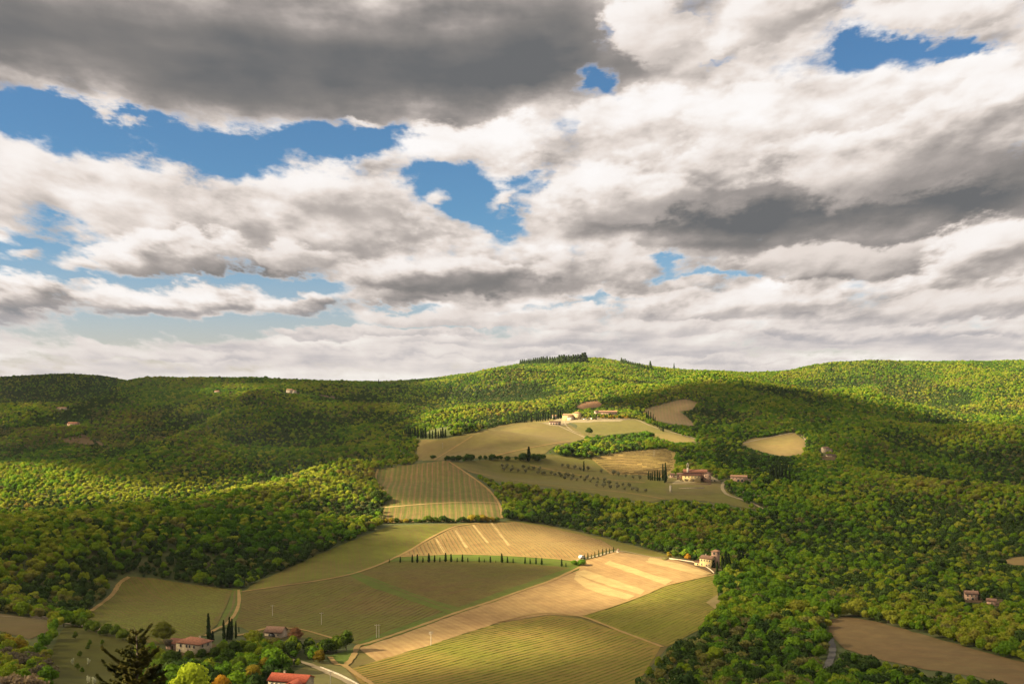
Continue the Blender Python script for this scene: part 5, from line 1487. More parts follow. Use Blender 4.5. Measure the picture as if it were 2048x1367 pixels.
for x, y0, y1 in ((757, 757.5, 771), (760.5, 760.5, 771)):
    cypress(x, y1, y0, 'cypress of the pair on the skyline in the saddle', 'pair of skyline cypresses', 0.9)
cypress(606, 789, 778, 'cypress right of the pale villa on the left hills', None, 0.9)
cypress(562, 788, 778, 'dark broad cypress left of the pale villa on the left hills', None, 2.0)
cypress(183, 852, 834, 'cypress above the olive groves right of the red roofed hillside farmhouse', None, 0.8)
for x, y0, y1 in ((1541, 932, 958), (1546, 930, 958), (1552, 929, 960), (1558, 932, 960), (1564, 930, 960), (1571, 934, 962), (1579, 940, 966)):
    cypress(x, y1, y0, 'cypress in the dark stand right of the stone barn', 'cypresses right of the stone barn', 1.1)
cypress(1958, 1200, 1176, 'dark cypress against the right wall of the woodland cottage', None, 0.9)
cypress(1795, 1385, 1352, 'dark cypress at the bottom edge below the brown field', None, 1.2)

# ------------------------------------------------------------------ conifers on the skyline and in dark stands
NK = [0]
def conifer(px, base, top, label, group, wide=1.0):
    p_ = at(px, base)
    h = (base - top) / F * p_.y
    sx = h / 10 * wide
    t = make_tree('conifer_tree', CONIF, CTRUNK, label, 'conifer', p_, random.random() * 6.28, (sx, sx, h / 10), group)
    return t
for i in range(15):
    f = i / 14
    conifer(1041 + 53 * f, 731 - 3.0 * f, 720.5 - 6.5 * f - random.random() * 2.5, 'dark pointed conifer in the long row on the ridge top', 'conifers in a row on the ridge top', 1.5)
for i in range(16):
    f = i / 15
    conifer(1100 + 70 * f, 728.5 - 2 * f, 715 - 7 * f - random.random() * 3.5, 'dark conifer in the tall tuft at the summit', 'conifers in the summit tuft', 1.9)
for i in range(14):
    f = i / 13
    conifer(1243 + 46 * f, 729 + 10 * f, 717.5 + 13 * f - random.random() * 2.5, 'dark conifer on the skyline right of the summit', 'skyline conifers right of the summit', 1.5)
conifer(1300.5, 741, 722, 'lone tall conifer on the skyline right of the summit', None, 1.3)
conifer(1295, 742, 730, 'short bushy conifer beside the lone skyline conifer', None, 1.6)
conifer(1348, 742, 726, 'pale thin conifer on the skyline far right of the summit', None, 0.7)
conifer(514, 758, 743, 'round dark tree alone on the left skyline', None, 2.4)
for x, tp in ((387, 747), (447, 747), (456, 748), (546, 748)):
    conifer(x, 758, tp, 'small dark tree on the crest of the left hills', 'small crest trees on the left hills', 2.2)
for x, tp in ((597, 750), (604, 749), (611, 748), (620, 747), (627, 749)):
    conifer(x, 763, tp, 'tree in the open cluster on the crest above the villa', 'crest cluster above the villa', 2.0)

keep(441, 1230, 482, 1276, 560)
keep(410, 1224, 433, 1281, 530)
keep(800, 853, 894, 877, 1480)
keep(1034, 822, 1128, 842, 1830)

# ------------------------------------------------------------------ olives and other trees of the groves, in rows
NO = [0]
def olive(px, base, h, label, group, mat=None):
    p_ = at(px, base)
    t = make_tree('olive_tree', OLIVES[NO[0] % 2], OTRUNK, label, 'olive tree', p_, random.random() * 6.28, h / 4.2 * (0.9 + 0.2 * random.random()), group, mat)
    NO[0] += 1
for r_, (y0, y1, xa, xb, n_) in enumerate(((934, 941, 1004, 1080, 8), (943, 952, 1010, 1130, 10), (950, 962, 1085, 1210, 11), (960, 974, 1130, 1258, 11), (932, 948, 1110, 1215, 9), (950, 960, 1225, 1280, 5), (972, 986, 1180, 1290, 9))):
    for i in range(n_):
        f = i / (n_ - 1)
        if random.random() < 0.12: continue
        olive(xa + (xb - xa) * f + random.uniform(-2, 2), y0 + (y1 - y0) * f + random.uniform(-0.6, 0.6), random.uniform(4.2, 6.2),
              'grey green olive tree in the rows of the grove below the hilltop', 'olive trees in the grove, row %s' % nth(r_ + 1))
for i in range(26):
    olive(random.uniform(10, 110), random.uniform(862, 900), random.uniform(4.5, 6.5), 'olive tree in the grove on the far left slope', 'olives on the far left slope')
for i in range(22):
    olive(random.uniform(190, 262), random.uniform(845, 862), random.uniform(4.5, 6.0), 'olive tree above the scrub on the left slope', 'olives above the scrub on the left slope')
for i in range(9):
    olive(1362 + i * 8.5, 963 + random.uniform(-1, 1), random.uniform(2.6, 3.8), 'small olive tree on the terrace in front of the abbey church', 'olives in front of the abbey')
for i in range(10):
    olive(1460 + i * 7, 983 + i * 1.8 + random.uniform(-3, 3), random.uniform(3.4, 5.0), 'olive tree on the bank above the lane right of the abbey', 'olives above the abbey lane')

# ------------------------------------------------------------------ trees that stand out
TB = []
FINE = crown_mesh('leafy_crown', 61, 3.7, 1.0, 8.0, 16, 210, 0.24, 0.62, 0.5)
BLOSS = crown_mesh('blossom_crown', 62, 2.2, 0.8, 8.6, 9, 110, 0.17, 0.0, 0.8)
SUN_TINT = crown_mesh('sun_tint_crown', 63, 3.1, 1.0, 8.2, 8, 84, 0.40, 0.74, 0.12)
SUN_TINT.materials.append(leaf_mat('sun_tint_leaves', [(0.2, (0.185, 0.215, 0.024)), (0.8, (0.275, 0.275, 0.036))], 0.3, 0.4))  # brighter crowns with sunlight mixed into the leaf colour
FINE.materials.append(LEAF); BLOSS.materials.append(LEAF)
def tree(px, base, h, kind, label, group=None, wide=1.0, mat=None, name='broadleaf_tree', cat='tree'):
    p_ = at(px, base)
    if kind == 'fine':
        m_, tr_, hh = FINE, TRUNKS[0], 8.0
    elif kind == 'bloss':
        m_, tr_, hh = BLOSS, TRUNKS[3], 8.0
    elif kind == 'twig':
        m_, tr_, hh = TWIGGY, TRUNKS[1], 8.6
    elif kind == 'ever':
        m_, tr_, hh = EVERG, TRUNKS[2], 7.4
    else:
        k = kind if isinstance(kind, int) else 0
        m_, tr_, hh = CROWNS[k], TRUNKS[k], (8.2, 9.2, 7.6, 8.0)[k]
    s_ = h / hh
    t = make_tree(name, m_, tr_, label, cat, p_, random.random() * 6.28, (s_ * wide, s_ * wide, s_), group, mat)
    TB.append((p_.x, p_.y, 3.4 * s_ * wide))
    return t
YG = tint('yellow_green_leaves', (0.26, 0.32, 0.02), (0.38, 0.42, 0.03)); ORG = tint('orange_leaves', (0.30, 0.15, 0.015), (0.40, 0.22, 0.02)); RUST = tint('rust_leaves', (0.16, 0.075, 0.045), (0.20, 0.10, 0.05))
BRG = tint('bright_leaves', (0.07, 0.14, 0.012), (0.10, 0.17, 0.015)); WHT = tint('white_blossom', (0.36, 0.37, 0.27), (0.50, 0.49, 0.38)); PNK = tint('pale_blossom', (0.19, 0.135, 0.085), (0.26, 0.19, 0.12)); GRY = tint('grey_twigs', (0.085, 0.07, 0.05), (0.11, 0.09, 0.06))
MID = tint('mid_green_leaves', (0.06, 0.10, 0.012), (0.09, 0.12, 0.015)); DKG = tint('dark_green_leaves', (0.03, 0.055, 0.010), (0.05, 0.075, 0.012)); GOLD = tint('golden_leaves', (0.17, 0.12, 0.015), (0.22, 0.17, 0.02))
tree(380, 1412, 15.5, 'fine', 'large bright yellow green tree at the bottom edge below the farmhouse', None, 0.95, YG)
tree(441, 1392, 8.2, 'fine', 'small orange leaved tree at the bottom edge beside the bright yellow green one', None, 0.9, ORG)
tree(592, 1281, 6.8, 'fine', 'rust coloured bush tree right of the open barn', None, 1.15, RUST)
tree(640, 1326, 6.2, 'fine', 'golden green tree above the pale lane', None, 1.0, GOLD)
tree(692, 1301, 9.5, 0, 'dark green tree at the top end of the small bright meadow', None, 0.95, DKG)
tree(673, 1304, 7.2, 2, 'rounded green tree left of the dark one by the dirt track', None, 1.0, MID)
tree(655, 1304, 6.0, 2, 'lower green tree in the hedge right of the barn', None, 1.1, DKG)
tree(622, 1312, 6.5, 1, 'leafy tree in the hedge below the rust coloured bush', None, 1.0, MID)
tree(328, 1284, 9.6, 'fine', 'feathery olive green tree left of the farmhouse', None, 1.15, tint('feathery_leaves', (0.085, 0.10, 0.015), (0.12, 0.12, 0.02)))
tree(336, 1298, 5.5, 'twig', 'grey leafless bush left of the farm annex', None, 1.1, GRY)
for i, (x, b, h, k, m_) in enumerate(((356, 1322, 4.4, 'fine', DKG), (378, 1326, 5.6, 'fine', MID), (404, 1320, 5.2, 'fine', DKG), (430, 1320, 6.0, 'fine', DKG), (446, 1314, 7.0, 'fine', MID), (468, 1314, 7.6, 'fine', DKG), (455, 1332, 7.8, 'fine', DKG), (484, 1306, 6.2, 'fine', MID),
                                      (500, 1318, 7.5, 'fine', MID), (520, 1324, 7.0, 'fine', None), (540, 1316, 6.5, 'fine', None), (560, 1312, 6.5, 'fine', MID), (578, 1306, 5.5, 'fine', DKG), (505, 1340, 7.5, 'fine', None), (530, 1346, 7.0, 'fine', GOLD), (480, 1350, 8.0, 'fine', MID), (340, 1340, 8.5, 'fine', DKG), (318, 1360, 9.0, 'fine', MID), (415, 1345, 7.0, 'fine', DKG), (545, 1336, 5.5, 'fine', GOLD), (505, 1368, 8.0, 'fine', GOLD), (470, 1376, 8.0, 'fine', MID))):
    tree(x, b, h, k, 'leafy tree in the grove in front of the cream farmhouse', 'trees in the grove by the farmhouse', 1.05, m_)
for x, b, h in ((145, 1332, 4.2), (177, 1332, 4.4), (177, 1371, 4.6), (188, 1375, 5.0)):
    tree(x, b, h, 'bloss', 'white blossoming fruit tree on the grass at lower left', 'white blossoming fruit trees', 0.62, WHT, 'fruit_tree', 'fruit tree')
for x, b, h in ((151, 1278, 4.0), (160, 1314, 3.2), (154, 1340, 3.4), (164, 1346, 3.0), (180, 1292, 3.4), (176, 1300, 3.0), (200, 1272, 3.6), (205, 1290, 3.0)):
    tree(x, b, h, 3, 'young green fruit tree on the grass at lower left', 'young fruit trees in the meadow', 0.9, MID, 'fruit_tree', 'fruit tree')
for x, b, h in ((108, 1266, 6.5), (104, 1280, 6.0), (86, 1300, 7.0), (80, 1316, 6.5), (96, 1292, 5.5)):
    tree(x, b, h, 0, 'bright green tree along the left side of the lower left meadow', 'bright trees left of the meadow', 0.9, BRG)
for x, b, h in ((12, 1296, 7.0), (24, 1300, 6.5), (38, 1306, 7.5), (50, 1310, 6.0)):
    tree(x, b, h, 1, 'golden tree at the left edge below the fallow field', 'golden trees at the left edge', 1.0, GOLD)
for x, b, h in ((20, 1338, 8.0), (44, 1345, 8.5), (66, 1342, 8.0), (88, 1350, 7.5), (60, 1328, 6.5), (10, 1322, 7.0), (100, 1368, 7.5), (74, 1368, 8.0)):
    tree(x, b, h, 'twig', 'grey brown bare tree at the lower left corner', 'bare trees at the lower left corner', 1.1, GRY)
for x, b, h in ((30, 1396, 9.0), (52, 1398, 9.5), (8, 1394, 8.0), (76, 1398, 8.0)):
    tree(x, b, h, 'twig', 'pale pinkish blossoming shrub at the bottom left corner', 'blossoming shrubs in the bottom left corner', 1.1, PNK)
for x, b, h, k in ((178, 1262, 5.0, 2), (192, 1266, 5.5, 0), (214, 1270, 5.0, 2), (232, 1274, 6.0, 0), (246, 1280, 5.0, 2), (160, 1254, 4.5, 2), (140, 1250, 5.0, 3), (150, 1252, 4.0, 2)):
    tree(x, b, h, k, 'tree in the hedge between the lower left meadow and the brown vineyard', 'hedge trees above the meadow', 1.0, MID)
tree(755, 1003, 10.5, 2, 'big dark green tree at the left edge of the striped vineyard', None, 1.15, DKG)
tree(768, 1006, 6.0, 2, 'lower dark tree right of the big one by the striped vineyard', None, 1.2, DKG)
tree(1178, 869, 11.0, 0, 'single round green tree between the two hilltop vineyards', None, 1.1, DKG)
tree(866, 917, 4.2, 2, 'lone bush in the lower part of the hilltop vineyard', None, 1.5, DKG)
for x, b, h, w_ in ((894, 921, 5.5, 1.1), (906, 922, 6.0, 1.1), (917, 922, 6.5, 1.1), (934, 922, 8.0, 1.2), (943, 921, 7.2, 1.1), (959, 921, 7.5, 0.9), (972, 920, 7.0, 1.0), (984, 920, 7.0, 1.1), (995, 920, 6.5, 1.0), (1003, 920, 6.8, 1.0), (1032, 921, 6.5, 0.9), (1047, 921, 9.0, 1.1), (1068, 921, 8.2, 1.1), (1078, 921, 8.0, 1.1), (1087, 918, 5.5, 1.1), (1040, 922, 7.0, 1.0), (1015, 921, 5.5, 1.2)):
    tree(x, b, h, 2 if w_ > 1 else 1, 'round dark tree in the line below the hilltop vineyard', 'line of round trees below the hilltop vineyard', w_, DKG)
for x, b, h, m_, lab in ((1350, 1117, 7.0, MID, 'round green tree left of the tower house'), (1375, 1121, 5.6, ORG, 'orange leaved tree between the green ones left of the tower house'), (1400, 1116, 8.0, MID, 'rounded green tree close behind the tower house'), (1338, 1116, 5.0, GOLD, 'small olive bush at the left end by the tower house')):
    tree(x, b, h, 0, lab, None, 1.0, m_)
for i in range(24):
    x = 772 + i * 9.6 + random.uniform(-2, 2)
    tree(x, 1046 - 4 * (i / 23) + random.uniform(-0.5, 0.8), random.uniform(2.4, 5.0) if random.random() < 0.8 else 6.0, 2, 'low bush in the hedge under the striped vineyard', 'bushes in the hedge under the striped vineyard', 1.3, random.choice((MID, DKG, GOLD)), 'hedge_bush', 'bush')
for i in range(26):
    x = 1202 + i * 2.4
    tree(x, 837.5 + random.uniform(-0.8, 0.8), random.uniform(3.5, 9.0), random.choice((0, 1, 2, 3)), 'garden tree in front of the long farm building on the hilltop', 'garden trees of the hilltop hamlet', 0.8, random.choice((DKG, MID, GOLD, GOLD, ORG)))
for i in range(9):
    tree(1150 + i * 6 + random.uniform(-1, 1), 838 + random.uniform(-1, 1), random.uniform(3, 6), random.choice((0, 1, 2)), 'garden bush beside the golden manor on the hilltop', 'garden bushes by the manor', 0.9, random.choice((GOLD, MID)), 'garden_bush', 'bush')
for i in range(24):
    f = i / 23
    tree(1296 + 116 * f + random.uniform(-2, 2), 848 + 30 * f + random.uniform(-1.5, 1), random.uniform(4, 7), random.choice((0, 2)), 'pale leafy bush along the lane right of the hilltop hamlet', 'bushes along the hilltop lane', 1.0, random.choice((MID, BRG, DKG)), 'lane_bush', 'bush')
tree(1162, 1131, 4.5, 2, 'bright green bush clump at the right end of the long cypress row', None, 1.3, BRG, 'green_bush', 'bush')
tree(1150, 1130, 3.6, 2, 'lower bright bush beside the clump at the end of the cypress row', None, 1.3, BRG, 'green_bush', 'bush')

for g_, w_ in (('cypresses in the long row', 'young cypress counted from the left in the long row between the middle vineyards'),
               ('cypresses in the short row', 'slim cypress from the left in the short row between white van and shrine'),
               ('cypresses at the corner of the hilltop vineyard', 'tall cypress from the left in the dark clump at the hilltop vineyard corner'),
               ('shaded cypresses left of the clump', 'shaded cypress from the left beside the clump at the hilltop vineyard'),
               ('cypresses in the avenue left of the hamlet', 'cypress from the left in the avenue left of the hilltop hamlet'),
               ('cypresses beside the lane right of the hamlet', 'cypress from the left beside the lane descending right of the hamlet'),
               ('cypresses in the clump left of the abbey', 'cypress from the left in the dark clump left of the abbey church'),
               ('tallest cypresses left of the abbey', 'of the tallest cypresses between the clump and the abbey church'),
               ('five cypresses right of the farmhouse', 'of the five dark cypresses right of the cream farmhouse'),
               ('cypresses behind the tower house', 'of the dark cypresses right behind the tower house'),
               ('cypresses right of the tower house', 'of the broad dark cypresses standing right of the tower house'),
               ('pair of skyline cypresses', 'cypress of the pair on the skyline in the saddle'),
               ('cypresses right of the stone barn', 'cypress from the left in the dark stand right of the stone barn'),
               ('conifers in a row on the ridge top', 'pointed conifer from the left in the long row on the ridge top'),
               ('conifers in the summit tuft', 'conifer from the left in the tall dark tuft at the summit'),
               ('skyline conifers right of the summit', 'dark conifer from the left on the skyline right of the summit'),
               ('small crest trees on the left hills', 'of the small dark trees on the crest of the left hills'),
               ('crest cluster above the villa', 'tree from the left in the open crest cluster above the villa'),
               ('olives on the far left slope', 'olive tree from the left in the grove on the far left slope'),
               ('olives above the scrub on the left slope', 'olive tree from the left above the scrub on the left slope'),
               ('olives in front of the abbey', 'small olive from the left on the terrace before the abbey church'),
               ('olives above the abbey lane', 'olive from the left on the bank above the abbey lane'),
               ('trees in the grove by the farmhouse', 'leafy tree from the left in the grove before the cream farmhouse'),
               ('white blossoming fruit trees', 'of the white blossoming fruit trees on the lower left grass'),
               ('young fruit trees in the meadow', 'young green fruit tree from the left in the lower left meadow'),
               ('bright trees left of the meadow', 'bright green tree from the left beside the lower left meadow'),
               ('golden trees at the left edge', 'golden tree from the left at the left edge below the fallow field'),
               ('bare trees at the lower left corner', 'grey brown bare tree from the left at the lower left corner'),
               ('blossoming shrubs in the bottom left corner', 'pale pinkish blossoming shrub at the bottom left corner'),
               ('hedge trees above the meadow', 'tree from the left in the hedge above the lower left meadow'),
               ('line of round trees below the hilltop vineyard', 'round dark tree from the left in the line below the hilltop vineyard'),
               ('bushes in the hedge under the striped vineyard', 'low bush from the left in the hedge under the striped vineyard'),
               ('garden trees of the hilltop hamlet', 'garden tree from the left before the long hilltop farm building'),
               ('garden bushes by the manor', 'garden bush from the left beside the golden hilltop manor'),
               ('bushes along the hilltop lane', 'pale bush from the left along the lane right of the hamlet'),
               ):
    number_group(g_, w_)
for r_ in range(7):
    number_group('olive trees in the grove, row %s' % nth(r_ + 1), 'olive tree from the left in %s row of the grove' % nth(r_ + 1))

# ------------------------------------------------------------------ the woods
SP = 4.7
hx = np.arange(-2000, 2000, SP); hy = np.arange(330, 3650, SP)
fx_, fy_ = np.meshgrid(hx, hy)
fx_ = fx_.ravel() + rng.uniform(-0.48, 0.48, fx_.size) * SP
fy_ = fy_.ravel() + rng.uniform(-0.48, 0.48, fy_.size) * SP
k = np.abs(fx_) < fy_ * 0.55 + 60
fx_, fy_ = fx_[k], fy_[k]
fz_ = hgt(fx_, fy_)
sc_ = np.clip(rng.normal(0.64, 0.19, fx_.size), 0.30, 1.30) * (1 + 0.18 * vnoise(fx_ / 60, fy_ / 60, 21))
k = seen(fx_, fy_, fz_ + 9 * sc_, 5.0)
fx_, fy_, fz_, sc_ = fx_[k], fy_[k], fz_[k], sc_[k]
k = np.ones(len(fx_), bool)
for poly in FIELD_XY:
    bb = (fx_ > poly[:, 0].min()) & (fx_ < poly[:, 0].max()) & (fy_ > poly[:, 1].min()) & (fy_ < poly[:, 1].max())
    i = np.nonzero(bb)[0]
    k[i] &= ~inside(fx_[i], fy_[i], poly)
bx_, by_ = ground(*np.array(BLOCK, float).T)
k &= ~inside(fx_, fy_, np.stack([bx_, by_], 1))
for poly in THIN:
    k &= ~(inside(fx_, fy_, poly) & (rng.random(len(fx_)) < 0.9))
for pts_, w_ in PATHS:
    lo, hi = pts_.min(0) - 6, pts_.max(0) + 6
    i = np.nonzero((fx_ > lo[0]) & (fx_ < hi[0]) & (fy_ > lo[1]) & (fy_ < hi[1]))[0]
    if len(i):
        dd = np.min(np.hypot(fx_[i][:, None] - pts_[None, :, 0], fy_[i][:, None] - pts_[None, :, 1]), axis=1)
        k[i] &= dd > w_ * 0.5 + 2.0
for bx, by, br in TB:
    i = np.nonzero((np.abs(fx_ - bx) < br + 2) & (np.abs(fy_ - by) < br + 2))[0]
    k[i] &= np.hypot(fx_[i] - bx, fy_[i] - by) > br * 0.8 + 1.0
# nothing that would rise in front of a field or a house
tpx, tpy = pix(fx_, fy_, fz_ + 6.0 * sc_)
for q, poly in zip(FIELD_PX, FIELD_XY[:len(FIELD_PX)]):
    k &= ~(inside(tpx, tpy, q) & (fy_ < poly[:, 1].max()))
rpx = F * 3.2 * sc_ / fy_
t2x, t2y = pix(fx_, fy_, fz_ + 8.2 * sc_)
b2x, b2y = pix(fx_, fy_, fz_)
for q, Yk in KEEP:
    k &= ~((fy_ < Yk + 2) & (t2x + rpx > q[0, 0]) & (t2x - rpx < q[1, 0]) & (t2y < q[2, 1] - 1) & (b2y > q[0, 1]))
    k &= ~((np.abs(fy_ - Yk) < 14) & (t2x + rpx > q[0, 0]) & (t2x - rpx < q[1, 0]) & (fy_ < Yk + 14))
fx_, fy_, fz_, sc_ = fx_[k], fy_[k], fz_[k], sc_[k]
N = len(fx_)
print('woods:', N)
# kinds: patches of evergreen and of trees not yet in leaf
pe = vnoise(fx_ / 190, fy_ / 240, 31) + 0.5 * vnoise(fx_ / 50, fy_ / 60, 32)
pt = vnoise(fx_ / 110, fy_ / 140, 33) + 0.6 * vnoise(fx_ / 40, fy_ / 40, 34)
u_ = rng.random(N)
kind = rng.integers(0, 4, N)
# darker evergreens in hollows, paler crowns on shoulders: fold shading put into tree colour
def bend(r_):
    return (hgt(fx_ - r_, fy_) + hgt(fx_ + r_, fy_) + hgt(fx_, fy_ - r_) + hgt(fx_, fy_ + r_)) / 4 - fz_
cv = bend(70.0) / 3.0 + bend(140.0) / 7.0
kind[(u_ < 0.05 + (0.16 + 0.18 * (fy_ > 1300)) * np.clip(pe, 0, 1) + 0.5 * np.clip(cv, 0, 1.2))] = 5
kind[(u_ > 0.965 - 0.2 * np.clip(pt, 0, 1))] = 4
fpx, fpy = pix(fx_, fy_, fz_)
for x0, y0, x1, y1, kk, fr in ((1430, 895, 1585, 945, 5, 0.75), (1500, 920, 1600, 970, 5, 0.5), (1100, 1250, 1660, 1420, 4, 0.16), (760, 840, 830, 880, 5, 0.4), (0, 735, 235, 806, 5, 0.6), (0, 858, 260, 900, 4, 0.45), (280, 865, 420, 890, 4, 0.4), (180, 820, 330, 860, 4, 0.35), (0, 1190, 140, 1240, 4, 0.3)):
    kind[(fpx > x0) & (fpx < x1) & (fpy > y0) & (fpy < y1) & (rng.random(N) < fr)] = kk
# paler crowns put sunlight into leaf colour along the spur crest and sunny ridge
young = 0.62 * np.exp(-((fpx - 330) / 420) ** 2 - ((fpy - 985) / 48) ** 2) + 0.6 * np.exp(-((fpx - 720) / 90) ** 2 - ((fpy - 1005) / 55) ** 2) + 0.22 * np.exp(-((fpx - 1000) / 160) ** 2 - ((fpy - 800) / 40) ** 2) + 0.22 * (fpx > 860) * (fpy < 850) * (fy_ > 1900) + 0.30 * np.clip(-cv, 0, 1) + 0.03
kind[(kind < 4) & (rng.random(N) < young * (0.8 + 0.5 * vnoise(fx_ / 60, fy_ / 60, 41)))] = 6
rot_ = rng.random(N) * 6.283
# the largest in the picture are trees in their own right
vis = seen(fx_, fy_, fz_ + 6 * sc_) & (t2x[k] > 4) & (t2x[k] < 2044) & (pix(fx_, fy_, fz_ + 7 * sc_)[1] < 1362)
n_own = max(0, 298 - len([o for o in COL.objects if o.get('category') == 'tree']))
rank = np.where(vis, sc_ / fy_, -1)
own = np.argsort(-rank)[:n_own]
TL = ('rounded green tree', 'tall green tree', 'wide green tree', 'slim green tree', 'budding twiggy tree', 'dark evergreen oak', 'pale sunlit-tinted tree')
protos = {}
for i in own:
    kd = int(kind[i])
    px_ = fpx[i]
    py_ = fpy[i]
    where = ('in the lower left edge wood' if px_ < 160 else 'in the wood above the lower left vineyard' if px_ < 340 else 'in the thicket near the farmhouse' if px_ < 760 else
             'in the wood under the sunlit vineyard' if px_ < 1420 else 'in the wood left of the asphalt lane' if px_ < 1650 else 'in the wood below the brown field' if py_ > 1285 + (px_ - 1650) * 0.16 else 'in the wood above the brown field')
    lab = TL[kd] + ' ' + where
    loc = (fx_[i], fy_[i], fz_[i] + Z0)
    s_ = float(sc_[i])
    if kd not in protos:
        protos[kd] = make_tree('broadleaf_tree' if kd < 4 else 'budding_tree' if kd == 4 else 'evergreen_oak' if kd == 5 else 'sun_tint_tree', (CROWNS + [TWIGGY, EVERG, SUN_TINT])[kd], (TRUNKS + [TRUNKS[1], TRUNKS[2], TRUNKS[3]])[kd], lab, 'tree', loc, float(rot_[i]), s_, lab)
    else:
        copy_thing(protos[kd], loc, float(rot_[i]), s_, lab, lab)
for g_ in sorted({o['group'] for o in COL.objects if o.get('group', '').startswith(TL)}):
    number_group(g_, 'nearby ' + g_.replace(' in the ', ' from the left in the ', 1) if ' in the ' in g_ else g_)
rest = np.ones(N, bool); rest[own] = False
ri = np.nonzero(rest)[0]

# all the others form one mass
wme = bpy.data.meshes.new('woods')
wme.vertices.add(len(ri))
wme.vertices.foreach_set('co', np.stack([fx_[ri], fy_[ri], fz_[ri] + Z0], 1).astype(np.float32).ravel())
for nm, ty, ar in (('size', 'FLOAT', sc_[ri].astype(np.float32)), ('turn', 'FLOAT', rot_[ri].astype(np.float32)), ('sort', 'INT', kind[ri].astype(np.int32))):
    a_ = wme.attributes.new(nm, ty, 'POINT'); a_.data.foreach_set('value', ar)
wo = link('woods', wme, None, kind='stuff')
ng = bpy.data.node_groups.new('woods', 'GeometryNodeTree')
ng.interface.new_socket('Geometry', in_out='INPUT', socket_type='NodeSocketGeometry')
ng.interface.new_socket('Geometry', in_out='OUTPUT', socket_type='NodeSocketGeometry')
gi = ng.nodes.new('NodeGroupInput'); go_ = ng.nodes.new('NodeGroupOutput')
def named(nm, ty):
    a_ = ng.nodes.new('GeometryNodeInputNamedAttribute'); a_.data_type = ty; a_.inputs['Name'].default_value = nm
    return [s_ for s_ in a_.outputs if s_.enabled and s_.name == 'Attribute'][0]
sz_, tn_, so_ = named('size', 'FLOAT'), named('turn', 'FLOAT'), named('sort', 'INT')
cr_ = ng.nodes.new('ShaderNodeCombineXYZ'); ng.links.new(tn_, cr_.inputs[2])
cs_ = ng.nodes.new('ShaderNodeCombineXYZ')
for q in range(3): ng.links.new(sz_, cs_.inputs[q])
jn = ng.nodes.new('GeometryNodeJoinGeometry')
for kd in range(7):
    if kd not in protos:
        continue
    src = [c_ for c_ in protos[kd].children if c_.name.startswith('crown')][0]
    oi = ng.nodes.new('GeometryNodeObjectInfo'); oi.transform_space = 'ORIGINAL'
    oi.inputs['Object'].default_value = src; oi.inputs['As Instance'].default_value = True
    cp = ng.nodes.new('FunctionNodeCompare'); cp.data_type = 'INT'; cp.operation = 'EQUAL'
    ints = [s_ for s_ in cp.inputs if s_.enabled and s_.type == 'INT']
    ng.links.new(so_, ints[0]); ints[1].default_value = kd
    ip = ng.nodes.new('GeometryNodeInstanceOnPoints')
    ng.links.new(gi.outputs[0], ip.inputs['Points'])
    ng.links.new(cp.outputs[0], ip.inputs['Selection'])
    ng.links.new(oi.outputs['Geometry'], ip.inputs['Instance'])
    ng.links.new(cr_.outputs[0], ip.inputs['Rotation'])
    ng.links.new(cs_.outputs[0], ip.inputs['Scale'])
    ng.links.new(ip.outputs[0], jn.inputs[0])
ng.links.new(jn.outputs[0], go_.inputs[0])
md = wo.modifiers.new('woods', 'NODES'); md.node_group = ng

# ------------------------------------------------------------------ the near spruce whose top reaches into the picture
p_ = Vector((-34.2, 100.0, float(hgt(-34.2, 100.0)) + Z0))
sp_top = Z0 - (1250 - YH) / F * 100.0
Hs = sp_top - p_.z
t = thing('spruce_tree', 'dark ragged spruce top rising close by at the bottom left', 'spruce tree', p_)
NEED = leaf_mat('spruce_needles', [(0.2, (0.016, 0.020, 0.007)), (0.8, (0.048, 0.042, 0.011))], 0.2, 0.15)
rs = np.random.default_rng(3)
v, f = tube([(0, 0, -1), (0, 0, Hs * 0.5), (0.15, 0, Hs * 0.86), (0.05, 0, Hs - 0.6), (-0.25, 0, Hs)], [0.34, 0.24, 0.09, 0.04, 0.015], 8)
link('trunk', mesh_np('spruce_trunk', v, f), BARK, t)
def needles(a, b, n_, length):
    """short needle sprays along a twig"""
    a, b = np.array(a), np.array(b)
    V, Fc = [], []
    ax = (b - a) / (np.linalg.norm(b - a) + 1e-9)
    for i in range(n_):
        c = a + (b - a) * (i + rs.random()) / n_
        d = rs.normal(size=3); d -= ax * (d @ ax); d /= np.linalg.norm(d) + 1e-9
        e = c + (d * 0.85 + ax * 0.6) * length * (0.6 + 0.6 * rs.random())
        w = np.cross(d, ax) * 0.034
        k = len(V)
        V += [c - w, c + w, e + w * 0.5, e - w * 0.5]; Fc.append((k, k + 1, k + 2, k + 3))
    return V, Fc
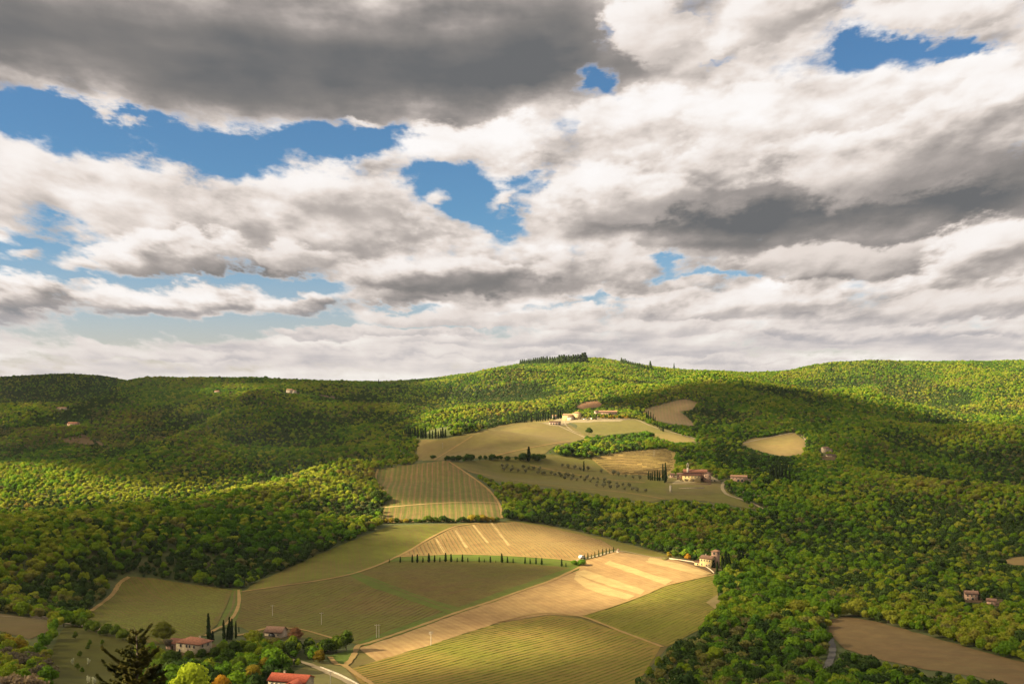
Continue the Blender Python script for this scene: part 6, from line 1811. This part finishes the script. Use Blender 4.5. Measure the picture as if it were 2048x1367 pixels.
def bough(z, az_, L_, rise, nt, twig):
    parts = []
    d = np.array([math.cos(az_), math.sin(az_), rise]); d /= np.linalg.norm(d)
    a = np.array([0.05, 0, z]); tip = a + d * L_ + np.array([0, 0, 0.12 * L_])
    mid = a + d * L_ * 0.55
    parts.append(tube([a, mid, tip], [0.05, 0.03, 0.01], 5))
    parts.append(needles(mid * 0.5 + a * 0.5, tip, int(130 * L_ / 2), 0.20))
    for i in range(nt):
        s_ = 0.25 + 0.75 * (i + rs.random()) / nt
        c = a + (mid - a) * min(1, s_ / 0.55) if s_ < 0.55 else mid + (tip - mid) * (s_ - 0.55) / 0.45
        sd = np.cross(d, [0, 0, 1]); sd /= np.linalg.norm(sd) + 1e-9
        e = c + (d * 0.7 + sd * rs.choice([-1, 1]) * (0.5 + 0.5 * rs.random()) + np.array([0, 0, 0.35 * rs.random()])) * twig * (1.15 - 0.6 * s_)
        parts.append(tube([c, (c + e) / 2, e], [0.02, 0.014, 0.006], 4))
        parts.append(needles(c, e, int(90 * twig), 0.18))
    return merge(*parts)
nb_ = 0
for z, n_, L_ in ((Hs - 0.8, 3, 0.55), (Hs - 1.4, 4, 0.8), (Hs - 2.0, 5, 1.05), (Hs - 2.7, 6, 1.3), (Hs - 3.3, 6, 1.55), (Hs - 3.9, 7, 1.8), (Hs - 4.5, 8, 2.1), (Hs - 5.1, 8, 2.3), (Hs - 5.8, 8, 2.5), (Hs - 6.6, 8, 2.7), (Hs - 8.0, 6, 3.0)):
    o0 = rs.random() * 6.28
    for i in range(n_):
        if rs.random() < 0.12: continue
        v, f = bough(z + rs.uniform(-0.2, 0.2), o0 + 6.283 * i / n_ + rs.uniform(-0.3, 0.3), L_ * rs.uniform(0.55, 1.35), rs.uniform(0.15, 0.75), max(3, int(L_ * 4)), 0.4 + 0.2 * L_)
        link('branch', mesh_np('spruce_branch', v, f), NEED, t)
v, f = bough(Hs - 4.3, math.pi + 0.15, 3.6, 0.62, 12, 0.6)
link('branch', mesh_np('spruce_branch', v, f), NEED, t)
v, f = bough(Hs - 1.5, 0.2, 1.7, 1.0, 7, 0.5)
link('branch', mesh_np('spruce_branch', v, f), NEED, t)

# ------------------------------------------------------------------ thin air haze over the whole valley
hv, hf_ = box_v(GX0 - 60, GX1 + 60, GY0 - 60, GY1 + 60, -145, Z0 + 95)
hm = bpy.data.materials.new('haze'); hm.use_nodes = True; hm.node_tree.nodes.clear()
HT = NT(hm.node_tree)
pv = HT.node('ShaderNodeVolumePrincipled')
pv.inputs['Color'].default_value = (0.80, 0.88, 1.0, 1)
pv.inputs['Density'].default_value = 1.3e-5
pv.inputs['Anisotropy'].default_value = 0.2
HT.l.new(pv.outputs[0], HT.node('ShaderNodeOutputMaterial').inputs['Volume'])
link('haze', mesh_np('haze', hv, hf_), hm, kind='stuff')
